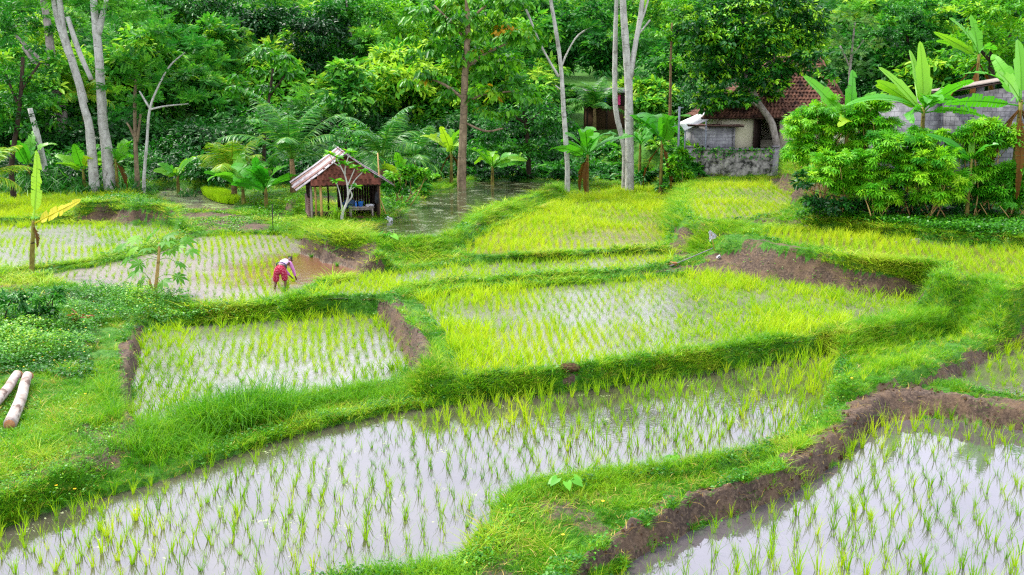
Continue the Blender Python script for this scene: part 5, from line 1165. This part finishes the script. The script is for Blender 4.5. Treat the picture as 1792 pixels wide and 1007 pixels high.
# ------------------------------------------------------------------ the woman planting rice
def skinned(name, nodes, edges, mat, par, sub=2, root=0):
    me = bpy.data.meshes.new(name+'_cage'); me.from_pydata([n_[:3] for n_ in nodes], edges, []); o = bpy.data.objects.new(name+'_cage', me); COL.objects.link(o)
    m = o.modifiers.new('skin', 'SKIN'); m.use_smooth_shade = True
    for i, n_ in enumerate(nodes):
        r = n_[3]; me.skin_vertices[0].data[i].radius = (r, n_[4] if len(n_) > 4 else r)
    me.skin_vertices[0].data[root].use_root = True
    s_ = o.modifiers.new('sub', 'SUBSURF'); s_.levels = sub; s_.render_levels = sub
    dg = bpy.context.evaluated_depsgraph_get(); nm = bpy.data.meshes.new_from_object(o.evaluated_get(dg)); nm.name = name
    bpy.data.objects.remove(o, do_unlink=True); nm.materials.clear(); nm.materials.append(mat)
    for p_ in nm.polygons: p_.use_smooth = True
    q = bpy.data.objects.new(name, nm); COL.objects.link(q); q.parent = par; return q
SKIN = plainmat('brown skin', '#4a2a1c', '#6a402c', 6, .5, .4, bump=0)
BLOUSE = plainmat('pale pink blouse', '#c79cc0', '#dcc0d8', 7, .85, .2); PINK = plainmat('pink sleeve', '#b968a8', '#cc8abf', 7, .85, .2)
k = NT('red patterned cotton'); n_ = k.n('ShaderNodeTexVoronoi'); n_.inputs['Scale'].default_value = 26; k.l(k.coord(), n_.inputs['Vector'])
BATIK = k.done(k.princ(k.ramp(n_.outputs['Distance'], [(.22, lin('#d88a96')), (.34, lin('#a8203c')), (.6, lin('#8e1a36'))]), .85, .2))
HAIR = plainmat('black hair', '#0c0a0c', '#1c181a', 14, .5, .4, (1, 1, 4), bump=.3)
pb = on_ground(491, 509, .35); pb[2] = .40; wm = thing('person', 'woman in pink blouse and red patterned trousers bending over to plant rice', 'person', pb)
N = [(.0,.02,.72,.14,.12),(.06,.2,.82,.13,.11),(.13,.37,.88,.14,.11),(.19,.48,.90,.055),(.225,.545,.905,.075),(.25,.61,.90,.088),(.26,.66,.87,.06),
     (-.10,.02,.66,.10),(-.15,.10,.34,.062),(-.19,.0,.06,.042),(-.19,.0,-.10,.04),(-.19,.14,-.13,.035),
     (.11,.02,.66,.10),(.15,.12,.34,.062),(.17,.02,.06,.042),(.17,.02,-.10,.04),(.17,.16,-.13,.035),
     (.27,.40,.84,.06),(.37,.48,.56,.042),(.42,.52,.32,.03),(.44,.53,.25,.028),(.45,.545,.20,.012),(.425,.55,.20,.011),(.40,.53,.245,.010),(.465,.53,.205,.010),
     (.0,.42,.82,.06),(.06,.56,.55,.042),(.22,.62,.33,.03),(.28,.63,.27,.028),(.31,.63,.22,.012),(.33,.62,.235,.011),(.30,.60,.235,.010)]
E = [(0,1),(1,2),(2,3),(3,4),(4,5),(5,6),(0,7),(7,8),(8,9),(9,10),(10,11),(0,12),(12,13),(13,14),(14,15),(15,16),(2,17),(17,18),(18,19),(19,20),(20,21),(20,22),(20,23),(20,24),(2,25),(25,26),(26,27),(27,28),(28,29),(28,30),(28,31)]
skinned('body', N, E, SKIN, wm)
bo = skinned('blouse', [(.03,.10,.77,.165,.14),(.08,.24,.84,.165,.14),(.13,.38,.885,.165,.13),(.18,.455,.90,.085)], [(0,1),(1,2),(2,3)], BLOUSE, wm)
skinned('sleeve', [(.20,.38,.87,.085),(.28,.405,.83,.078),(.37,.48,.56,.058),(.415,.517,.34,.048)], [(0,1),(1,2),(2,3)], PINK, wm)
skinned('sleeve', [(.06,.40,.85,.085),(-.0,.425,.81,.078),(.06,.56,.55,.058),(.20,.612,.35,.048)], [(0,1),(1,2),(2,3)], PINK, wm)
skinned('trousers', [(.01,.03,.74,.175,.15),(-.10,.02,.62,.135),(-.145,.07,.40,.115),(-.17,.05,.20,.12),(.11,.02,.62,.135),(.14,.10,.40,.115),(.155,.08,.24,.11),(.04,.11,.785,.165,.14)], [(0,1),(1,2),(2,3),(0,4),(4,5),(5,6),(0,7)], BATIK, wm)
g = Geo(); a = np.linspace(0, 2*PI, 25); ctr = np.array((.045,.115,.785)); e1 = np.array((.95,-.2,.0)); e2 = np.array((-.12,-.45,.85)); g.tube([ctr+.185*math.cos(x)*e1+.165*math.sin(x)*e2 for x in a], 0.017, 6, cap=False); P(g, 'waistband', CLOTHB, wm, True)
skinned('hair', [(.215,.545,.945,.07),(.245,.60,.945,.088),(.26,.655,.92,.07),(.20,.535,.905,.06)], [(0,1),(1,2),(0,3)], HAIR, wm)
for sx in (-1, 1):
    g = Geo(); g.tube([(.25+sx*.085,.605,.875),(.25+sx*.098,.60,.885)], [.022,.016], 7); P(g, 'ear', SKIN, wm, True)
# seedling bundles waiting in the mud
BUN = blade_tmpl(60, 1., .03, 24, .22, 30, 777, 2)
for u, v, lab in ((545,452,'round bundle of rice seedlings at the foot of the earth bank behind the woman'),(590,469,'round bundle of rice seedlings alone in the brown water right of the woman'),(499,514,'bundle of rice seedlings by the bank at the feet of the woman')):
    p = on_ground(u, v, .4); g = Geo(); g.inst(BUN, yaw(1, .30, .30), np.zeros((1, 3)), np.array((.45,))); g.tube([(0,0,-.04),(0,0,.1)], [.06,.05], 8, .1); o = g.obj('seedling_bundle', GRASS); o.location = (p[0], p[1], .39); tag(o, lab, 'seedling bundle', 'seedling bundles in the muddy paddy')

# ------------------------------------------------------------------ papaya
pp = on_ground(272, 519, .45); D_ = pp[1]; t = thing('papaya_tree', 'young papaya tree with deeply lobed leaves at the muddy paddy edge', 'papaya tree', pp); g = Geo()
limb(g, [(271,522,8),(273,500,7),(276,470,6),(278,445,5),(279,425,4)], D_, 8); limb(g, [(271,518,5),(264,500,4),(262,490,3)], D_, 6); off(g, pp).obj('trunk', BK['tan'], t, True)
PAPL = palm_tmpl(9, .34, 155); PAPM = leafmat('papaya leaf', [(0, '#356f16'), (.6, '#54961e'), (1, '#8cba2e')], .4, .5, .3)
for i, (u, v, us, vs, dd) in enumerate([(215,432,276,446,.3),(240,418,277,440,-.3),(268,408,279,430,.2),(295,412,279,430,-.4),(322,422,279,436,.2),(332,440,278,446,-.3),(312,462,277,455,.4),(245,462,276,456,-.4),(228,452,276,452,.5),(250,490,264,492,.1),(240,476,263,490,-.2),(310,485,273,488,.2),(285,494,273,490,-.4),(296,440,278,446,.7),(258,436,277,446,-.8),(290,424,279,434,-.7),(305,436,279,442,-.6),(236,438,277,448,.6)]):
    a = PX(us, vs, D_)-pp; e = PX(u, v, D_+dd)-pp; g = Geo(); m = (a+e)/2+np.array((0, 0, .12)); g.tube(smooth_path([a, m, e], 4), .010, 5, .8)
    ax = e-a; ax[2] = -.25+.2*RNG.random(); g.inst(PAPL, frames(ax[None], np.array([[.3*RNG.normal(), -.5, .8]]), np.array((.37+.1*RNG.random(),))), e[None], np.array((.3+.5*RNG.random(),))); P(g, 'leaf', PAPM, t)

# ------------------------------------------------------------------ small things lying about
LOGM = barkmat('peeling log bark', '#66544a', '#a3978c', '#c2bcb4'); LOGE = plainmat('sawn wood', '#8a5a3a', '#b98a62', 12, .8, .1)
for lab, a, bq, r in (('near cut log with pale peeling bark lying on the left grass slope', (18,755), (52,676), .125), ('far cut log lying half out of the picture at the left edge', (-14,722), (34,672), .115)):
    p0 = on_ground(*a, .45)+np.array((0, 0, r*1.1)); p1 = on_ground(*bq, .5)+np.array((0, 0, r*1.9)); t = thing('log', lab, 'log', p0, 0, 'cut logs on the left slope'); v = p1-p0; g = Geo()
    g.tube([v*x+np.array((.03*math.sin(x*5), 0, .02*math.sin(x*7))) for x in np.linspace(0, 1, 9)], r*np.linspace(1, .85, 9), 12, wob=.03); P(g, 'bark', LOGM, t, True); g = Geo()
    for e, sg in ((np.zeros(3), -1), (v, 1)):
        g = Geo(); g.tube([e+sg*norm(v)*.002, e+sg*norm(v)*.02], r*.82, 12); P(g, 'cut_end', LOGE, t)
for u, v, r, lab in ((1604,413,.24,'largest grey stone at the foot of the creepers above the right terrace'),(1492,409,.13,'pale round stone left of the middle of the stone row'),(1447,407,.12,'small stone at the left end of the row under the creepers'),(1527,409,.12,'dark round stone between the pale one and the largest'),(1566,413,.15,'flat stone just left of the largest stone'),(1655,421,.13,'small stone right of the largest stone'),(1410,404,.10,'tiny stone beside the dry stick at the cassava foot'),(212,332,.22,'flat grey stone at the far edge of the mud flat'),(288,341,.2,'dark stone lying in the middle of the mud flat')):
    p = on_ground(u, v, 1.6 if u > 1000 else .7); crumple('stone', lab, 'stone', p+np.array((0, 0, r*.25)), (r, r*.8, r), STONE, int(u), .75, 'stones at the bank foot' if u > 1000 else 'stones on the mud flat', .16)
def stick(name, lab, cat, a, bq, r, mat, za, zb, ha=0, hb=0, grp=None, bend=0):
    p0 = on_ground(*a, za)+np.array((0, 0, ha)); p1 = on_ground(*bq, zb)+np.array((0, 0, hb)); g = Geo(); v = p1-p0; g.tube(smooth_path([0*v, v*.5+np.array((0, 0, bend)), v], 6), np.linspace(r, r*.8, 13), 7); o = g.obj(name, mat, None, True); o.location = tuple(p0); return tag(o, lab, cat, grp)
stick('pipe', 'pale plastic pipe lying on the grass wall below the white rag', 'pipe', (1172,468), (1248,438), .026, CONC, .6, .8, .06, .08)
p0 = gp(1697, 388, 39.6); p1 = PX(1750, 324, 40.2); g = Geo(); g.tube([0*p0, p1-p0], .035, 7); o = g.obj('bamboo_pole', BAMB); o.location = tuple(p0); tag(o, 'weathered bamboo pole leaning into the shrubs on the right bank', 'pole')
p0 = PX(1716, 389, 39.2); p1 = PX(1830, 386, 39.2); g = Geo(); g.tube([0*p0, p1-p0], .04, 7); o = g.obj('pipe', STEEL); o.location = tuple(p0); tag(o, 'grey pipe running along the foot of the right bank', 'pipe')
p0 = on_ground(478, 409, .55); g = Geo(); g.tube([(0,0,-.1),(.02,0,PX(477,358,p0[1])[2]-p0[2])], .022, 6); o = g.obj('stake', BLACKM); o.location = tuple(p0); tag(o, 'thin dark stake standing upright at the muddy paddy edge', 'stake')
p0 = on_ground(1252, 440, .9); t = thing('rag', 'dirty white rag tied to a stick above the strip paddy', 'rag', p0); D_ = p0[1]; g = Geo(); c1 = PX(1244, 412, D_)-p0
g.tube([(0,0,-.1), c1*.6, c1+np.array((0,0,.1))], .015, 6); P(g, 'stick', BAMB, t)
def drape(w, L, seed):           # a thin cloth bunched at its top, folds running down, torn hem
    q = np.random.default_rng(seed); g = Geo(); nx, nz_ = 14, 10; V = []
    for j in range(nz_+1):
        t_ = j/nz_
        for i in range(nx+1):
            s_ = i/nx-.5; V.append((s_*w*(.25+.75*t_**.7)+.05*t_*math.sin(3*t_), .035*math.sin(i*1.9+seed)*(.4+t_)+.02*q.normal(), -L*t_*(1-.25*abs(math.sin(i*1.3+seed))*t_)+.012*q.normal()))
    g.add(V, [(j*(nx+1)+i, j*(nx+1)+i+1, (j+1)*(nx+1)+i+1, (j+1)*(nx+1)+i) for j in range(nz_) for i in range(nx)]); return g
o = drape(.34, .42, 3).obj('cloth', RAG, t, True); o.location = tuple(c1+np.array((-.06, -.03, .17))); o.rotation_euler = (0, -.45, .3)
o = drape(.16, .14, 8).obj('plastic_scrap', RAG, None, True); o.location = tuple(on_ground(1260, 441, .8)+np.array((0, 0, .16))); o.rotation_euler = (.5, .4, .2); tag(o, 'torn pale scrap lying just right of the rag stick', 'litter')
crumple('cardboard_scrap', 'brown scrap lying at the left end of the pale pipe', 'litter', on_ground(1175, 466, .62)+np.array((0,0,.05)), (.2,.12,.08), LOGE, 18, .8, None, .4)
crumple('dirt_mound', 'dark mound of dug earth on the wall between front and centre paddies', 'earth mound', on_ground(996, 672, .2)+np.array((0,0,.0)), (.27,.2,.14), SOILM, 19, .8, None, .07)
t = thing('dead_branch', 'broken dry branch with brown leaves on the green left slope', 'branch', on_ground(140, 572, .6)+np.array((0,0,.25))); g = Geo()
for a in ((.4,.1,.05),(-.3,.2,.1),(.1,-.3,.06),(-.15,-.1,.3),(.3,-.15,.02)): g.tube([(0,0,0), np.array(a)*.5+np.array((0,0,.03)), a], [.025,.02,.01], 6)
P(g, 'branch', LOGE, t); g = Geo(); n = 14; g.inst(LEAF6, frames(rdir(n), rdir(n)+np.array((0,0,.6)), .2), RNG.normal(size=(n,3))*np.array((.18,.12,.05))+np.array((0,0,.06))); P(g, 'dry_leaf', DRY, t)
# taro plants
TARO = leafmat('taro leaf', [(0, '#3f8f2a'), (1, '#7cbf3a')], .4, .4, .4)
HEART = (np.array([(0,0,0),(.30,-.28,.03),(.42,.12,.06),(.26,.6,.03),(0,1.,-.1),(-.26,.6,.03),(-.42,.12,.06),(-.30,-.28,.03)]), np.array([(0,1,2,3),(0,3,4,5),(0,5,6,7)]), np.array([0,.2,.4,.7,1,.7,.4,.2]))
for u, v, hgt, lf, n, lab, sd in ((985,866,.30,.21,6,'taro plant with broad drooping leaves on the grass bank beside the front paddy',1),(1178,812,.22,.22,4,'low taro plant right of the taller one on the front grass bank',2),(678,440,.38,.34,4,'taro plant on the corner of the earth bank below the hut',3),(40,545,.5,.28,6,'taro like plant with upright leaves on the far left slope',4)):
    p = on_ground(u, v, .4); t = thing('taro_plant', lab, 'taro plant', p, 0, 'taro plants'); r = np.random.default_rng(sd+90)
    for i in range(n):
        az = i*2.4+r.random(); d = np.array((math.cos(az), math.sin(az), 0)); e = d*hgt*r.uniform(.3, .8)+np.array((0, 0, hgt*r.uniform(.6, 1.1))); g = Geo(); g.tube(smooth_path([0*d, e*.5+np.array((0,0,.06)), e], 4), .010, 5, .8)
        g.inst(HEART, frames((d+np.array((0,-.2,-.55)))[None], np.array([[0,-.4,1.]]), np.array((lf*r.uniform(.7, 1.1),))), e[None], np.array((r.random(),))); P(g, 'leaf', TARO, t)
# straw, twigs and clods on the bare earth
st = Geo(); X, Y = polar(60000, 12, 42); h, f, dm = height(X, Y, True); dk = dirt_mask(X, Y, h); kk = (f < 0) & (RNG.random(len(X)) < np.where(dk, .5, .10)); X, Y, h = X[kk], Y[kk], h[kk]; n = len(X)
sel = (RNG.random(n) < .5) | ~dk[kk]; m = sel.sum(); az = RNG.random(m)*6.3
STRAWT = (np.array([(-.5,0,0),(.5,0,0),(.5,.5,.12),(-.5,.5,.12),(.4,1,0),(-.4,1,0)]), np.array([(0,1,2,3),(3,2,4,5)]), np.zeros(6))
st.inst(STRAWT, frames(np.stack([np.cos(az), np.sin(az), .25*RNG.normal(size=m)], 1), np.tile((0,0,1.), (m,1)), RNG.uniform(.06,.28,m), .008*np.maximum(1, Y[sel]/22)), np.stack([X, Y, h+np.where(dk[kk], .035, .10)], 1)[sel])
STRAW = leafmat('dry straw', [(0, '#5e4630'), (.6, '#9a7e56'), (1, '#cbb486')], .1, .8, .1)
tag(st.obj('straw', STRAW), 'dry straw and twigs scattered over the bare earth walls', 'straw', kind='stuff')
cl = Geo(); m = n-sel.sum(); ico = np.array([(0,0,1),(.9,0,.1),(.2,.85,.1),(-.8,.5,.05),(-.7,-.6,.1),(.3,-.9,.05)]); ICO = (ico, np.array([(0,1,2,3),(0,3,4,5),(0,5,1,1)][:2]), np.zeros(6)); 
CL = (np.array([(-1,-.8,-.6),(.9,-1,-.6),(1,.8,-.6),(-.8,1,-.6),(-.5,-.4,.7),(.4,-.6,.6),(.6,.4,.8),(-.4,.5,.6)]), np.array([(0,1,5,4),(1,2,6,5),(2,3,7,6),(3,0,4,7),(4,5,6,7)]), np.zeros(8))
s_ = (.012+.03*RNG.random(m)**3)*np.where(Y[~sel] > 24, .6, 1); cl.inst(CL, yaw(m, s_), np.stack([X, Y, h+.03], 1)[~sel]); tag(cl.obj('clods', SOILM), 'crumbled clods of dark soil lying on the bare earth walls', 'soil clods', kind='stuff')
